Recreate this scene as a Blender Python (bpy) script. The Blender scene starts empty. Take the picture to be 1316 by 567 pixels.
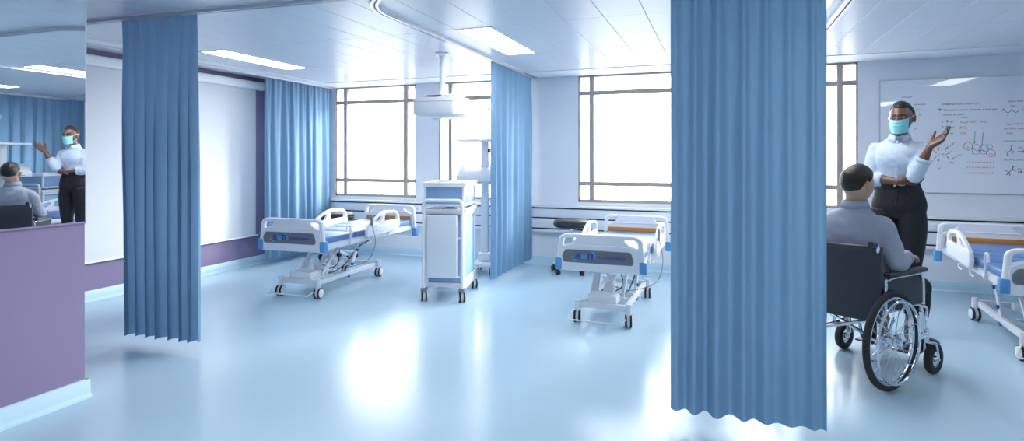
import bpy, bmesh, math, random
from mathutils import Vector, Matrix, noise
PI = math.pi
SC = bpy.context.scene
COL = SC.collection
V = Vector
def R(a): return math.radians(a)

# ---------------------------------------------------------------- materials
def mat(name, col, rough=0.5, metal=0.0, spec=0.5, var=0.04, vscale=6.0, bump=0.0, bscale=60.0, coat=0.0, trans=0.0, sheen=0.0):
    m = bpy.data.materials.new(name); m.use_nodes = True
    nt = m.node_tree; N = nt.nodes; L = nt.links
    b = N['Principled BSDF']
    tc = N.new('ShaderNodeTexCoord')
    ns = N.new('ShaderNodeTexNoise'); ns.inputs['Scale'].default_value = vscale; ns.inputs['Detail'].default_value = 3
    L.new(tc.outputs['Object'], ns.inputs['Vector'])
    mx = N.new('ShaderNodeMix'); mx.data_type = 'RGBA'
    c = (*col, 1)
    mx.inputs[6].default_value = tuple(max(0, x * (1 - var)) for x in col) + (1,)
    mx.inputs[7].default_value = tuple(min(1, x * (1 + var)) for x in col) + (1,)
    L.new(ns.outputs['Fac'], mx.inputs[0]); L.new(mx.outputs[2], b.inputs['Base Color'])
    b.inputs['Roughness'].default_value = rough; b.inputs['Metallic'].default_value = metal
    b.inputs['Specular IOR Level'].default_value = spec
    if coat: b.inputs['Coat Weight'].default_value = coat; b.inputs['Coat Roughness'].default_value = 0.08
    if sheen: b.inputs['Sheen Weight'].default_value = sheen
    if bump:
        n2 = N.new('ShaderNodeTexNoise'); n2.inputs['Scale'].default_value = bscale; n2.inputs['Detail'].default_value = 4
        L.new(tc.outputs['Object'], n2.inputs['Vector'])
        bp = N.new('ShaderNodeBump'); bp.inputs['Strength'].default_value = bump; bp.inputs['Distance'].default_value = 0.01
        L.new(n2.outputs['Fac'], bp.inputs['Height']); L.new(bp.outputs['Normal'], b.inputs['Normal'])
    if trans:
        t = N.new('ShaderNodeBsdfTranslucent'); L.new(mx.outputs[2], t.inputs['Color'])
        ms = N.new('ShaderNodeMixShader'); ms.inputs[0].default_value = trans
        out = N['Material Output']
        L.new(b.outputs[0], ms.inputs[1]); L.new(t.outputs[0], ms.inputs[2]); L.new(ms.outputs[0], out.inputs['Surface'])
    return m
def emis(name, col, strength):
    m = bpy.data.materials.new(name); m.use_nodes = True
    b = m.node_tree.nodes['Principled BSDF']
    b.inputs['Base Color'].default_value = (*col, 1)
    b.inputs['Emission Color'].default_value = (*col, 1); b.inputs['Emission Strength'].default_value = strength
    return m
def glass_mat(name):
    m = bpy.data.materials.new(name); m.use_nodes = True
    nt = m.node_tree; N = nt.nodes; N.remove(N['Principled BSDF'])
    t = N.new('ShaderNodeBsdfTransparent'); g = N.new('ShaderNodeBsdfGlossy'); g.inputs['Roughness'].default_value = 0.02
    ms = N.new('ShaderNodeMixShader'); ms.inputs[0].default_value = 0.05
    nt.links.new(t.outputs[0], ms.inputs[1]); nt.links.new(g.outputs[0], ms.inputs[2])
    nt.links.new(ms.outputs[0], N['Material Output'].inputs['Surface'])
    return m

# ---------------------------------------------------------------- mesh helpers
def link(name, me, m=None, parent=None):
    o = bpy.data.objects.new(name, me); COL.objects.link(o)
    if m is not None:
        if isinstance(m, (list, tuple)):
            for x in m: me.materials.append(x)
        else: me.materials.append(m)
    if parent is not None: o.parent = parent
    return o
def tag(o, label=None, cat=None, group=None, kind=None):
    if label: o['label'] = label
    if cat: o['category'] = cat
    if group: o['group'] = group
    if kind: o['kind'] = kind
    return o
def empty(name, loc=(0, 0, 0), rz=0.0):
    o = bpy.data.objects.new(name, None); COL.objects.link(o)
    o.location = loc; o.rotation_euler = (0, 0, rz); o.empty_display_size = 0.1
    return o
def copy_tree(o, parent=None):
    c = o.copy(); COL.objects.link(c)
    if parent is not None: c.parent = parent
    for ch in o.children: copy_tree(ch, c)
    return c

def frame(t, ref):
    t = t.normalized(); a = ref - t * ref.dot(t)
    if a.length < 1e-5:
        a = V((1, 0, 0)) - t * t.x
        if a.length < 1e-3: a = V((0, 1, 0)) - t * t.y
    a.normalize(); return a, t.cross(a)
def catmull(pts, n):
    """pts: list of float tuples; n substeps"""
    out = []; k = len(pts)
    for i in range(k - 1):
        p0 = pts[max(i - 1, 0)]; p1 = pts[i]; p2 = pts[i + 1]; p3 = pts[min(i + 2, k - 1)]
        for j in range(n):
            t = j / n
            out.append(tuple(0.5 * (2 * b + (c - a) * t + (2 * a - 5 * b + 4 * c - d) * t * t + (3 * b - a - 3 * c + d) * t ** 3) for a, b, c, d in zip(p0, p1, p2, p3)))
    out.append(tuple(pts[-1])); return out

class MB:
    def __init__(s): s.bm = bmesh.new()
    def box(s, c, size, bev=0.0, rot=None, seg=2):
        r = bmesh.ops.create_cube(s.bm, size=1.0); vs = r['verts']
        M = Matrix.Translation(V(c)) @ (rot.to_4x4() if rot is not None else Matrix()) @ Matrix.Diagonal((*size, 1))
        bmesh.ops.transform(s.bm, matrix=M, verts=vs)
        if bev > 0:
            es = list({e for v in vs for e in v.link_edges})
            bmesh.ops.bevel(s.bm, geom=es, offset=min(bev, min(size) * 0.49), segments=seg, profile=0.5, affect='EDGES')
        return s
    def bar(s, p0, p1, w, h, bev=0.0, ref=(0, 0, 1)):
        p0 = V(p0); p1 = V(p1); t = p1 - p0; a, b = frame(t, V(ref)); t.normalize()
        rot = Matrix((b, t, a)).transposed()
        return s.box((p0 + p1) / 2, (w, (p1 - p0).length, h), bev, rot)
    def cyl(s, p0, p1, r0, r1=None, seg=16, cap=True):
        return s.tube([p0, p1], [r0, r0 if r1 is None else r1], seg, cap)
    def tube(s, path, r, seg=10, cap=True, ref=(0.13, 0.31, 1), closed=False):
        P = [V(p) for p in path]; n = len(P)
        if not isinstance(r, (list, tuple)): r = [r] * n
        rings = []; a = None
        for i in range(n):
            if closed: t = P[(i + 1) % n] - P[i - 1]
            else: t = P[min(i + 1, n - 1)] - P[max(i - 1, 0)]
            a, b = frame(t, a if a is not None else V(ref))
            rings.append([s.bm.verts.new(P[i] + (a * math.cos(2 * PI * k / seg) + b * math.sin(2 * PI * k / seg)) * r[i]) for k in range(seg)])
        for i in range(n if closed else n - 1):
            A = rings[i]; B = rings[(i + 1) % n]
            if closed and i == n - 1:   # align to the nearest vertex
                off = min(range(seg), key=lambda q: (A[0].co - B[q].co).length)
                B = B[off:] + B[:off]
            for k in range(seg): s.bm.faces.new((A[k], A[(k + 1) % seg], B[(k + 1) % seg], B[k]))
        if cap and not closed:
            s.bm.faces.new(rings[0][::-1]); s.bm.faces.new(rings[-1])
        return s
    def loft(s, rings, ref=(1, 0, 0), sub=4, seg=20, ex=2.0):
        """rings: (x,y,z,ra,rb): ra along ref, rb across"""
        rs = catmull([tuple(map(float, q)) for q in rings], sub) if sub > 1 else rings
        P = [V(q[:3]) for q in rs]; n = len(P); ref = V(ref); out = []
        for i in range(n):
            t = P[min(i + 1, n - 1)] - P[max(i - 1, 0)]
            a, b = frame(t, ref); ra, rb = max(rs[i][3], 1e-4), max(rs[i][4], 1e-4); ring = []
            for k in range(seg):
                c, q = math.cos(2 * PI * k / seg), math.sin(2 * PI * k / seg)
                c = math.copysign(abs(c) ** (2 / ex), c); q = math.copysign(abs(q) ** (2 / ex), q)
                ring.append(s.bm.verts.new(P[i] + a * c * ra + b * q * rb))
            out.append(ring)
        for i in range(n - 1):
            for k in range(seg): s.bm.faces.new((out[i][k], out[i][(k + 1) % seg], out[i + 1][(k + 1) % seg], out[i + 1][k]))
        s.bm.faces.new(out[0][::-1]); s.bm.faces.new(out[-1])
        return s
    def ball(s, c, r, seg=16, rot=None):
        rr = (r, r, r) if not isinstance(r, (list, tuple)) else r
        q = bmesh.ops.create_uvsphere(s.bm, u_segments=seg, v_segments=max(6, seg // 2), radius=1.0)
        M = Matrix.Translation(V(c)) @ (rot.to_4x4() if rot is not None else Matrix()) @ Matrix.Diagonal((*rr, 1))
        bmesh.ops.transform(s.bm, matrix=M, verts=q['verts']); return s
    def torus(s, c, axis, Rm, r, seg=48, ts=12):
        a, b = frame(V(axis), V((0, 0.2, 1))); c = V(c)
        return s.tube([c + (a * math.cos(2 * PI * i / seg) + b * math.sin(2 * PI * i / seg)) * Rm for i in range(seg)], r, ts, closed=True, ref=tuple(V(axis)))
    def lathe(s, prof, c=(0, 0, 0), axis=(0, 0, 1), seg=32, loop=False):
        ax = V(axis).normalized(); a, b = frame(ax, V((0.3, 1, 0.1))); c = V(c); rings = []
        for r, z in prof:
            r = max(r, 1e-4)
            rings.append([s.bm.verts.new(c + ax * z + (a * math.cos(2 * PI * k / seg) + b * math.sin(2 * PI * k / seg)) * r) for k in range(seg)])
        m = len(rings)
        for i in range(m if loop else m - 1):
            for k in range(seg): s.bm.faces.new((rings[i][k], rings[i][(k + 1) % seg], rings[(i + 1) % m][(k + 1) % seg], rings[(i + 1) % m][k]))
        if not loop: s.bm.faces.new(rings[0][::-1]); s.bm.faces.new(rings[-1])
        return s
    def prism(s, poly, d0, d1, plane='yz'):
        """polygon in a plane, extruded d0..d1 along the remaining axis"""
        def P(u, v, d): return {'yz': (d, u, v), 'xz': (u, d, v), 'xy': (u, v, d)}[plane]
        A = [s.bm.verts.new(P(u, v, d0)) for u, v in poly]; B = [s.bm.verts.new(P(u, v, d1)) for u, v in poly]; n = len(poly)
        for i in range(n): s.bm.faces.new((A[i], A[(i + 1) % n], B[(i + 1) % n], B[i]))
        s.bm.faces.new(A[::-1]); s.bm.faces.new(B); return s
    def quad(s, a, b, c, d):
        s.bm.faces.new([s.bm.verts.new(V(p)) for p in (a, b, c, d)]); return s
    def mesh(s, name, smooth=True, ang=35):
        bmesh.ops.recalc_face_normals(s.bm, faces=s.bm.faces)
        me = bpy.data.meshes.new(name); s.bm.to_mesh(me); s.bm.free()
        if smooth: smooth_mesh(me, ang)
        return me
    def build(s, name, m, parent=None, smooth=True, ang=35): return link(name, s.mesh(name, smooth, ang), m, parent)
def smooth_mesh(me, ang=35):
    for p in me.polygons: p.use_smooth = True
    if ang < 180 and hasattr(me, 'set_sharp_from_angle'): me.set_sharp_from_angle(angle=R(ang))

def evaluated_mesh(o):
    bpy.context.view_layer.update()
    dg = bpy.context.evaluated_depsgraph_get()
    return bpy.data.meshes.new_from_object(o.evaluated_get(dg))
def rounded(pts, rad, seg=6):
    """round the corners of a 2-D polygon"""
    out = []; n = len(pts)
    if not isinstance(rad, (list, tuple)): rad = [rad] * n
    for i in range(n):
        p = V((*pts[i], 0)); a = V((*pts[i - 1], 0)); b = V((*pts[(i + 1) % n], 0)); r = rad[i]
        da = (a - p); db = (b - p); la, lb = da.length, db.length; da.normalize(); db.normalize()
        d = min(r, la * 0.49, lb * 0.49)
        s0 = p + da * d; s1 = p + db * d
        for k in range(seg + 1):
            t = k / seg; q = s0 * (1 - t) ** 2 + p * 2 * t * (1 - t) + s1 * t * t
            out.append((q.x, q.y))
    return out
def panel_mesh(name, outlines, thick, bev, M):
    """flat panel with holes, rounded edges; M maps panel xy(z) to its place"""
    cu = bpy.data.curves.new(name, 'CURVE'); cu.dimensions = '2D'; cu.fill_mode = 'BOTH'
    cu.extrude = max(thick / 2 - bev, 0.0002); cu.bevel_depth = bev; cu.bevel_resolution = 2; cu.offset = -bev
    for pl in outlines:
        sp = cu.splines.new('POLY'); sp.points.add(len(pl) - 1); sp.use_cyclic_u = True
        for q, (x, y) in zip(sp.points, pl): q.co = (x, y, 0, 1)
    o = bpy.data.objects.new(name, cu); COL.objects.link(o)
    me = evaluated_mesh(o); bpy.data.objects.remove(o); bpy.data.curves.remove(cu)
    me.transform(M); smooth_mesh(me, 40); me.name = name
    return me
MXZ = lambda x=0, y=0, z=0: Matrix.Translation((x, y, z)) @ Matrix(((1, 0, 0, 0), (0, 0, -1, 0), (0, 1, 0, 0), (0, 0, 0, 1)))   # panel x->X, y->Z, faces -Y
MYZ = lambda x=0, y=0, z=0: Matrix.Translation((x, y, z)) @ Matrix(((0, 0, 1, 0), (1, 0, 0, 0), (0, 1, 0, 0), (0, 0, 0, 1)))    # panel x->Y, y->Z
def text_mesh(name, s, size, M, align='LEFT', ext=0.0006, shear=0.0, space=1.0, bold=0.0):
    cu = bpy.data.curves.new(name, 'FONT'); cu.body = s; cu.size = size; cu.align_x = align; cu.extrude = ext
    cu.shear = shear; cu.space_character = space; cu.resolution_u = 2; cu.offset = bold
    o = bpy.data.objects.new(name, cu); COL.objects.link(o)
    me = evaluated_mesh(o); bpy.data.objects.remove(o); bpy.data.curves.remove(cu)
    me.transform(M); me.name = name
    return me
def remeshed(mb, name, voxel, smooth_it=2, fac=0.5):
    bmesh.ops.recalc_face_normals(mb.bm, faces=mb.bm.faces)
    me = bpy.data.meshes.new(name); mb.bm.to_mesh(me); mb.bm.free()
    o = bpy.data.objects.new(name, me); COL.objects.link(o)
    r = o.modifiers.new('r', 'REMESH'); r.mode = 'VOXEL'; r.voxel_size = voxel; r.use_smooth_shade = True
    if smooth_it:
        sm = o.modifiers.new('s', 'SMOOTH'); sm.factor = fac; sm.iterations = smooth_it
    out = evaluated_mesh(o); bpy.data.objects.remove(o); bpy.data.meshes.remove(me)
    smooth_mesh(out, 180); out.name = name
    return out
# ---------------------------------------------------------------- camera
CAMH = 1.4; YAW = R(20.0); FPX = 735.0
cam = bpy.data.cameras.new('camera'); co = bpy.data.objects.new('camera', cam); COL.objects.link(co)
co.location = (0, 0, CAMH); co.rotation_euler = (PI / 2, 0, YAW)
cam.sensor_width = 36; cam.lens = 36 * FPX / 1316; cam.shift_y = -(283.5 - 204) / 1316; cam.clip_start = 0.05
SC.camera = co
vs = SC.view_settings; vs.view_transform = 'Standard'; vs.look = 'None'; vs.gamma = 1.0; vs.exposure = 0.2; vs.use_curve_mapping = False
SC.cycles.use_denoising = True; SC.cycles.max_bounces = 10; SC.cycles.diffuse_bounces = 5; SC.cycles.glossy_bounces = 5
SC.cycles.transparent_max_bounces = 12; SC.cycles.caustics_reflective = False; SC.cycles.caustics_refractive = False
SC.cycles.sample_clamp_indirect = 8.0

# ---------------------------------------------------------------- materials
M_floor = mat('floor_vinyl', (0.46, 0.63, 0.745), 0.20, spec=0.34, var=0.015, vscale=0.8, bump=0.012, bscale=5)
M_wall = mat('white_wall', (0.78, 0.80, 0.85), 0.55, spec=0.35, var=0.015, bump=0.02, bscale=200)
M_purple = mat('purple_wall', (0.245, 0.20, 0.33), 0.6, spec=0.3, var=0.03, bump=0.03, bscale=220)
M_base = mat('cyan_skirting', (0.52, 0.72, 0.82), 0.4, var=0.01)
M_ceil = mat('ceiling_metal', (0.70, 0.725, 0.77), 0.33, spec=0.25, var=0.012, vscale=2)
M_joint = mat('ceiling_joint', (0.35, 0.39, 0.48), 0.6, var=0.01)
M_strip = mat('ceiling_edge', (0.82, 0.84, 0.88), 0.5, var=0.01)
M_frame = mat('window_metal', (0.40, 0.345, 0.31), 0.45, var=0.03)
M_glass = glass_mat('window_glass')
M_trunk = mat('trunking_white', (0.78, 0.81, 0.85), 0.35, var=0.01)
M_groove = mat('dark_groove', (0.03, 0.035, 0.045), 0.6)
M_white = mat('white_plastic', (0.84, 0.85, 0.88), 0.32, var=0.01)
M_enamel = mat('white_enamel', (0.79, 0.80, 0.84), 0.28, spec=0.6, var=0.01)
M_alu = mat('aluminium_rail', (0.55, 0.58, 0.64), 0.35, metal=0.5, var=0.01)
M_black = mat('black_plastic', (0.02, 0.022, 0.027), 0.45)
M_rubber = mat('black_rubber', (0.018, 0.018, 0.02), 0.7, bump=0.05)
M_chrome = mat('chrome', (0.78, 0.80, 0.84), 0.12, metal=1.0, var=0.01)
M_bluepl = mat('blue_plastic', (0.10, 0.33, 0.66), 0.35, var=0.02)
M_greypl = mat('grey_plastic', (0.20, 0.22, 0.26), 0.4)
M_light = emis('lamp_diffuser', (0.98, 0.985, 1.0), 20.0)
M_light_hi = emis('lamp_diffuser_bright', (0.98, 0.985, 1.0), 15.0)
M_light_lo = emis('lamp_diffuser_soft', (0.98, 0.985, 1.0), 11.0)

# ---------------------------------------------------------------- room shell
XL, XR, YW, YB, ZC = -5.83, 6.2, 7.285, -4.6, 2.485
XP, YP = -3.51, 2.30            # the mirror partition: its face and its far end
def struct(mb, name, m, **k):
    o = mb.build(name, m, **k); o['kind'] = 'structure'; return o
floor = struct(MB().box(((XL + XR) / 2, (YB + YW) / 2, -0.05), (XR - XL + 0.4, YW - YB + 0.4, 0.1)), 'floor', M_floor, smooth=False)
struct(MB().box((XL - 0.1, (YB + YW) / 2, 1.3), (0.2, YW - YB + 0.4, 2.6)), 'wall_left', M_wall, smooth=False)
struct(MB().box((XR + 0.1, (YB + YW) / 2, 1.3), (0.2, YW - YB + 0.4, 2.6)), 'wall_right', M_wall, smooth=False)
struct(MB().box(((XL + XR) / 2, YB - 0.1, 1.3), (XR - XL, 0.2, 2.6)), 'wall_back', M_wall, smooth=False)
struct(MB().box(((XL + XP) / 2, (YB + YP) / 2, 1.3), (XP - XL, YP - YB, 2.6)), 'wall_partition', M_purple, smooth=False)
# purple field on the left wall, ends short of the corner
struct(MB().box((XL + 0.006, (YP + 6.15) / 2, ZC / 2), (0.012, 6.15 - YP, ZC)), 'wall_left_purple', M_purple, smooth=False)
# window wall with four openings
WZ0, WZ1, WT = 0.835, 2.475, 0.45
WINS = [(-5.52, -4.133), (-3.76, -2.373), (-1.735, -0.348), (0.05, 1.44)]
WINS2 = [(4.6, 5.9)]
mb = MB()
xs = [XL - 0.2] + [v for w in WINS + WINS2 for v in w] + [XR + 0.2]
for i in range(0, len(xs), 2):
    mb.box(((xs[i] + xs[i + 1]) / 2, YW + WT / 2, 1.3), (xs[i + 1] - xs[i], WT, 2.6))
for a, b in WINS + WINS2:
    mb.box(((a + b) / 2, YW + WT / 2, WZ0 / 2), (b - a, WT, WZ0))
    mb.box(((a + b) / 2, YW + WT / 2, (WZ1 + 2.6) / 2), (b - a, WT, 2.6 - WZ1))
struct(mb, 'wall_window', M_wall, smooth=False)
for i, (a, b) in enumerate(WINS + WINS2):
    t = empty('window_%d' % (i + 1), ((a + b) / 2, YW, WZ0)); t['kind'] = 'structure'
    w = b - a; h = WZ1 - WZ0; fy = 0.035
    f = MB(); T = 0.020
    for x in (-w / 2 + T / 2, w / 2 - T / 2): f.box((x, fy, h / 2), (T, 0.05, h))
    f.box((0, fy, T), (w, 0.05, 2 * T - 0.004)); f.box((0, fy, h - T / 2), (w, 0.05, T))
    f.build('window_frame', M_frame, t, smooth=False)
    for x in (-w / 2 + 0.175, w / 2 - 0.175): MB().box((x, fy, h / 2), (0.060, 0.06, h - 0.02), 0.004).build('mullion', M_frame, t)
    for z in (2.25 - WZ0, 1.076 - WZ0): MB().box((0, fy + 0.004, z), (w - 0.02, 0.05, 0.054), 0.004).build('transom', M_frame, t)
    MB().box((0, fy + 0.01, h / 2), (w - 0.02, 0.006, h - 0.02)).build('pane', M_glass, t, smooth=False)

# ceiling: one slab of dark joints with bevelled metal planks below it
STRIP = 0.5
cm = MB(); cm.box(((XL + XR) / 2, (YB + YW) / 2, ZC + 0.07), (XR - XL + 0.4, YW - YB + 0.4, 0.1))
ceil = struct(cm, 'ceiling', M_joint, smooth=False)
PW, PL = 0.3125, 1.22
tb = MB(); y0 = 5.58
gx0, gx1, gy1 = XL + STRIP, XR - 0.3, YW - STRIP + 0.02
def plank(x0, x1, ya, yb):
    g = 0.0016; z0, z1 = ZC + 0.022, ZC; c = 0.0026
    a = [(x0 + g, ya + g), (x1 - g, ya + g), (x1 - g, yb - g), (x0 + g, yb - g)]
    q = [(x0 + g + c, ya + g + c), (x1 - g - c, ya + g + c), (x1 - g - c, yb - g - c), (x0 + g + c, yb - g - c)]
    A = [tb.bm.verts.new((x, y, z0)) for x, y in a]; Q = [tb.bm.verts.new((x, y, z1 + 0.002)) for x, y in a]; B = [tb.bm.verts.new((x, y, z1)) for x, y in q]
    for i in range(4):
        j = (i + 1) % 4
        tb.bm.faces.new((A[i], A[j], Q[j], Q[i])); tb.bm.faces.new((Q[i], Q[j], B[j], B[i]))
    tb.bm.faces.new(B)
k = 0; ys = []
y = y0 + PL
while y > YB: ys.append(y); y -= PL
xs = []
x = 1.04 - PW * 40
while x < gx1:
    if x + PW > gx0: xs.append(x)
    x += PW
for ya in ys:
    for x in xs:
        x0, x1, yb, ya2 = max(x, gx0), min(x + PW, gx1), min(ya + PL, gy1), ya
        if ya >= gy1 - 0.03: continue
        if x1 - x0 > 0.03: plank(x0, x1, ya2, yb)
for x in xs:
    x0, x1 = max(x, gx0), min(x + PW, gx1)
    if x1 - x0 > 0.03: plank(x0, x1, YB, ys[-1])
tb.build('ceiling_panels', M_ceil, ceil, smooth=False)
sb = MB()
sb.box(((XL + XR) / 2, YW - STRIP / 2 + 0.005, ZC + 0.008), (XR - XL, STRIP, 0.03)); sb.box((XL + STRIP / 2, (YP + YW - STRIP) / 2, ZC + 0.0081), (STRIP, YW - STRIP - YP + 0.02, 0.03))
struct(sb, 'trim_1', M_strip, smooth=False)

# skirtings: coved profile
def skirt(name, p0, p1, n):
    """from p0 to p1 on the floor, n = direction into the room"""
    p0 = V((*p0, 0)); p1 = V((*p1, 0)); n = V((*n, 0)); h = 0.105
    prof = [(0.045, 0.0), (0.032, 0.004), (0.024, 0.014), (0.021, 0.03), (0.02, h - 0.004), (0.016, h), (-0.002, h), (-0.002, 0)]
    b = MB(); A = [b.bm.verts.new(p0 + n * u + V((0, 0, z))) for u, z in prof]; B = [b.bm.verts.new(p1 + n * u + V((0, 0, z))) for u, z in prof]
    for i in range(len(prof)): j = (i + 1) % len(prof); b.bm.faces.new((A[i], A[j], B[j], B[i]))
    b.bm.faces.new(A[::-1]); b.bm.faces.new(B)
    return struct(b, name, M_base, ang=50)
skirt('baseboard_left', (XL + 0.012, YP), (XL + 0.012, YW), (1, 0))
skirt('baseboard_window', (XL, YW), (XR, YW), (0, -1))
skirt('baseboard_partition', (XP, YB), (XP, YP + 0.02), (1, 0))
skirt('baseboard_partition_end', (XL, YP), (XP + 0.02, YP), (0, 1))
skirt('baseboard_right', (XR, YB), (XR, YW), (-1, 0))

# service trunking below the windows: a sill shelf and three channel covers with dark gaps
tk = empty('wall_trunking', (0, YW, 0)); tk['kind'] = 'structure'
cx, wx = (XL + XR) / 2, XR - XL
MB().box((cx, -0.05, 0.775), (wx, 0.10, 0.03), 0.006).build('sill', M_trunk, tk)
MB().box((cx, -0.02, 0.60), (wx, 0.04, 0.34)).build('backing', M_groove, tk, smooth=False)
for z0, z1 in ((0.63, 0.742), (0.49, 0.612)): MB().box((cx, -0.045, (z0 + z1) / 2), (wx, 0.06, z1 - z0), 0.006).build('channel_cover', M_trunk, tk)
MB().box((cx, -0.05, 0.452), (wx, 0.07, 0.038), 0.01).build('bottom_rail', M_trunk, tk)

# mirror on the partition
mm = bpy.data.materials.new('silvered_mirror'); mm.use_nodes = True
mm.node_tree.nodes['Principled BSDF'].inputs['Metallic'].default_value = 1.0
mm.node_tree.nodes['Principled BSDF'].inputs['Roughness'].default_value = 0.008
mm.node_tree.nodes['Principled BSDF'].inputs['Base Color'].default_value = (0.90, 0.93, 0.95, 1)
mi = empty('wall_mirror', (XP, 1.3, 1.033)); tag(mi, 'large frameless mirror filling the purple partition above its low purple dado', 'mirror')
mh = ZC - 1.033 - 0.002
MB().box((0.005, -0.0015, mh / 2), (0.010, 1.997, mh)).build('mirror_pane', mm, mi, smooth=False)
MB().box((0.0055, 1.0, mh / 2), (0.011, 0.006, mh)).build('edge_trim', M_white, mi, smooth=False)
MB().box((0.008, 0, -0.006), (0.014, 2.0, 0.011), 0.002).build('ledge', M_purple, mi)

# ---------------------------------------------------------------- ceiling lights
def ceiling_light(x0, y0, label, lm=None):
    t = empty('ceiling_light', (x0 + PW / 2, y0 + PL / 2, ZC))
    tag(t, label, 'ceiling light', 'recessed ceiling light panels')
    w, l = PW + 0.006, PL + 0.006; b = MB(); e = 0.012
    for sx in (-1, 1): b.box((sx * (w / 2 - e / 2), 0, -0.001), (e, l, 0.008))
    for sy in (-1, 1): b.box((0, sy * (l / 2 - e / 2), -0.001), (w, e, 0.008))
    b.build('light_frame', M_enamel, t, smooth=False)
    MB().box((0, 0, 0.0), (w - 2 * e, l - 2 * e, 0.005)).build('diffuser', lm or M_light, t, smooth=False)
    return t
LX = (-4.95, -2.085, 0.415, 2.915)
for i, x in enumerate(LX):
    ceiling_light(x, 4.36, ('long white light panel near the purple wall and its projection screen', 'bright white light panel in front of the middle curtain',
                            'light panel mostly hidden above the big foreground curtain', 'light panel nearest the whiteboard, seen only in mirror and board reflections')[i], M_light_lo if i in (0, 3) else M_light)
for i, x in enumerate(LX[1:]):
    ceiling_light(x, 0.70, ('second-row light panel nearest the mirror partition', 'second-row light panel directly over the open floor', 'second-row light panel furthest to the whiteboard side')[i], M_light_lo if i == 2 else M_light_hi)
for i, x in enumerate(LX[1:]):
    ceiling_light(x, -2.96, ('back-row light panel nearest the mirror partition', 'back-row light panel over the middle of the floor', 'back-row light panel furthest to the whiteboard side')[i], M_light_lo if i == 2 else M_light_hi)

# ---------------------------------------------------------------- curtains and their tracks
def track(path, label):
    """flat aluminium curtain rail under the ceiling following a plan path"""
    t = empty('curtain_track', (path[0][0], path[0][1], ZC)); tag(t, label, 'curtain track', 'ceiling curtain tracks')
    o = V((path[0][0], path[0][1], 0)); P = [V((x, y, 0)) - o for x, y in path]
    def sweep(prof):
        b = MB(); rings = []
        for i, p in enumerate(P):
            d = P[min(i + 1, len(P) - 1)] - P[max(i - 1, 0)]; d.normalize(); n = V((d.y, -d.x, 0))
            rings.append([b.bm.verts.new(p + n * u + V((0, 0, z))) for u, z in prof])
        m = len(prof)
        for i in range(len(P) - 1):
            for k in range(m): b.bm.faces.new((rings[i][k], rings[i][(k + 1) % m], rings[i + 1][(k + 1) % m], rings[i + 1][k]))
        b.bm.faces.new(rings[0][::-1]); b.bm.faces.new(rings[-1]); return b
    w, h = 0.028, 0.030
    sweep([(-w, 0), (-w, -h), (-0.006, -h), (-0.006, -h + 0.012), (0.006, -h + 0.012), (0.006, -h), (w, -h), (w, 0)]).build('rail', M_alu, t, ang=30)
    sweep([(-0.0055, -h + 0.0115), (-0.0055, -h + 0.004), (0.0055, -h + 0.004), (0.0055, -h + 0.0115)]).build('slot', M_groove, t, ang=30)
    sweep([(-w - 0.012, 0.002), (-w - 0.012, -0.007), (w + 0.012, -0.007), (w + 0.012, 0.002)]).build('flange', M_strip, t, ang=30)
    return t
def arc(cx, cy, r, a0, a1, n=14): return [(cx + r * math.cos(R(a0 + (a1 - a0) * i / n)), cy + r * math.sin(R(a0 + (a1 - a0) * i / n))) for i in range(n + 1)]
YT = 3.13; rr = 0.55
TB, TC, TD = -2.33, 0.82, 4.0
YL = lambda x: 3.06 + (x + 4.98) * 0.051
track([(-5.53, YW - 0.03), (-5.53, 3.06 + rr)] + arc(-5.53 + rr, 3.06 + rr, rr, 180, 270)[1:] + [(-2.2, YL(-2.2))], 'curtain track from the window corner round the purple wall, carrying the narrow curtain')
track([(TB, YW - 0.03), (TB, YT + rr)] + arc(TB + rr, YT + rr, rr, 180, 270)[1:] + [(TC - rr, YT)] + arc(TC - rr, YT + rr, rr, 270, 360)[1:] + [(TC, YW - 0.03)], 'curtain track curving round the middle bay above the big foreground curtain')
track([(TD, YW - 0.03), (TD, YT + rr)] + arc(TD - rr, YT + rr, rr, 0, -90)[1:] + [(1.35, YT)], 'curtain track of the whiteboard bay')

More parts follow.
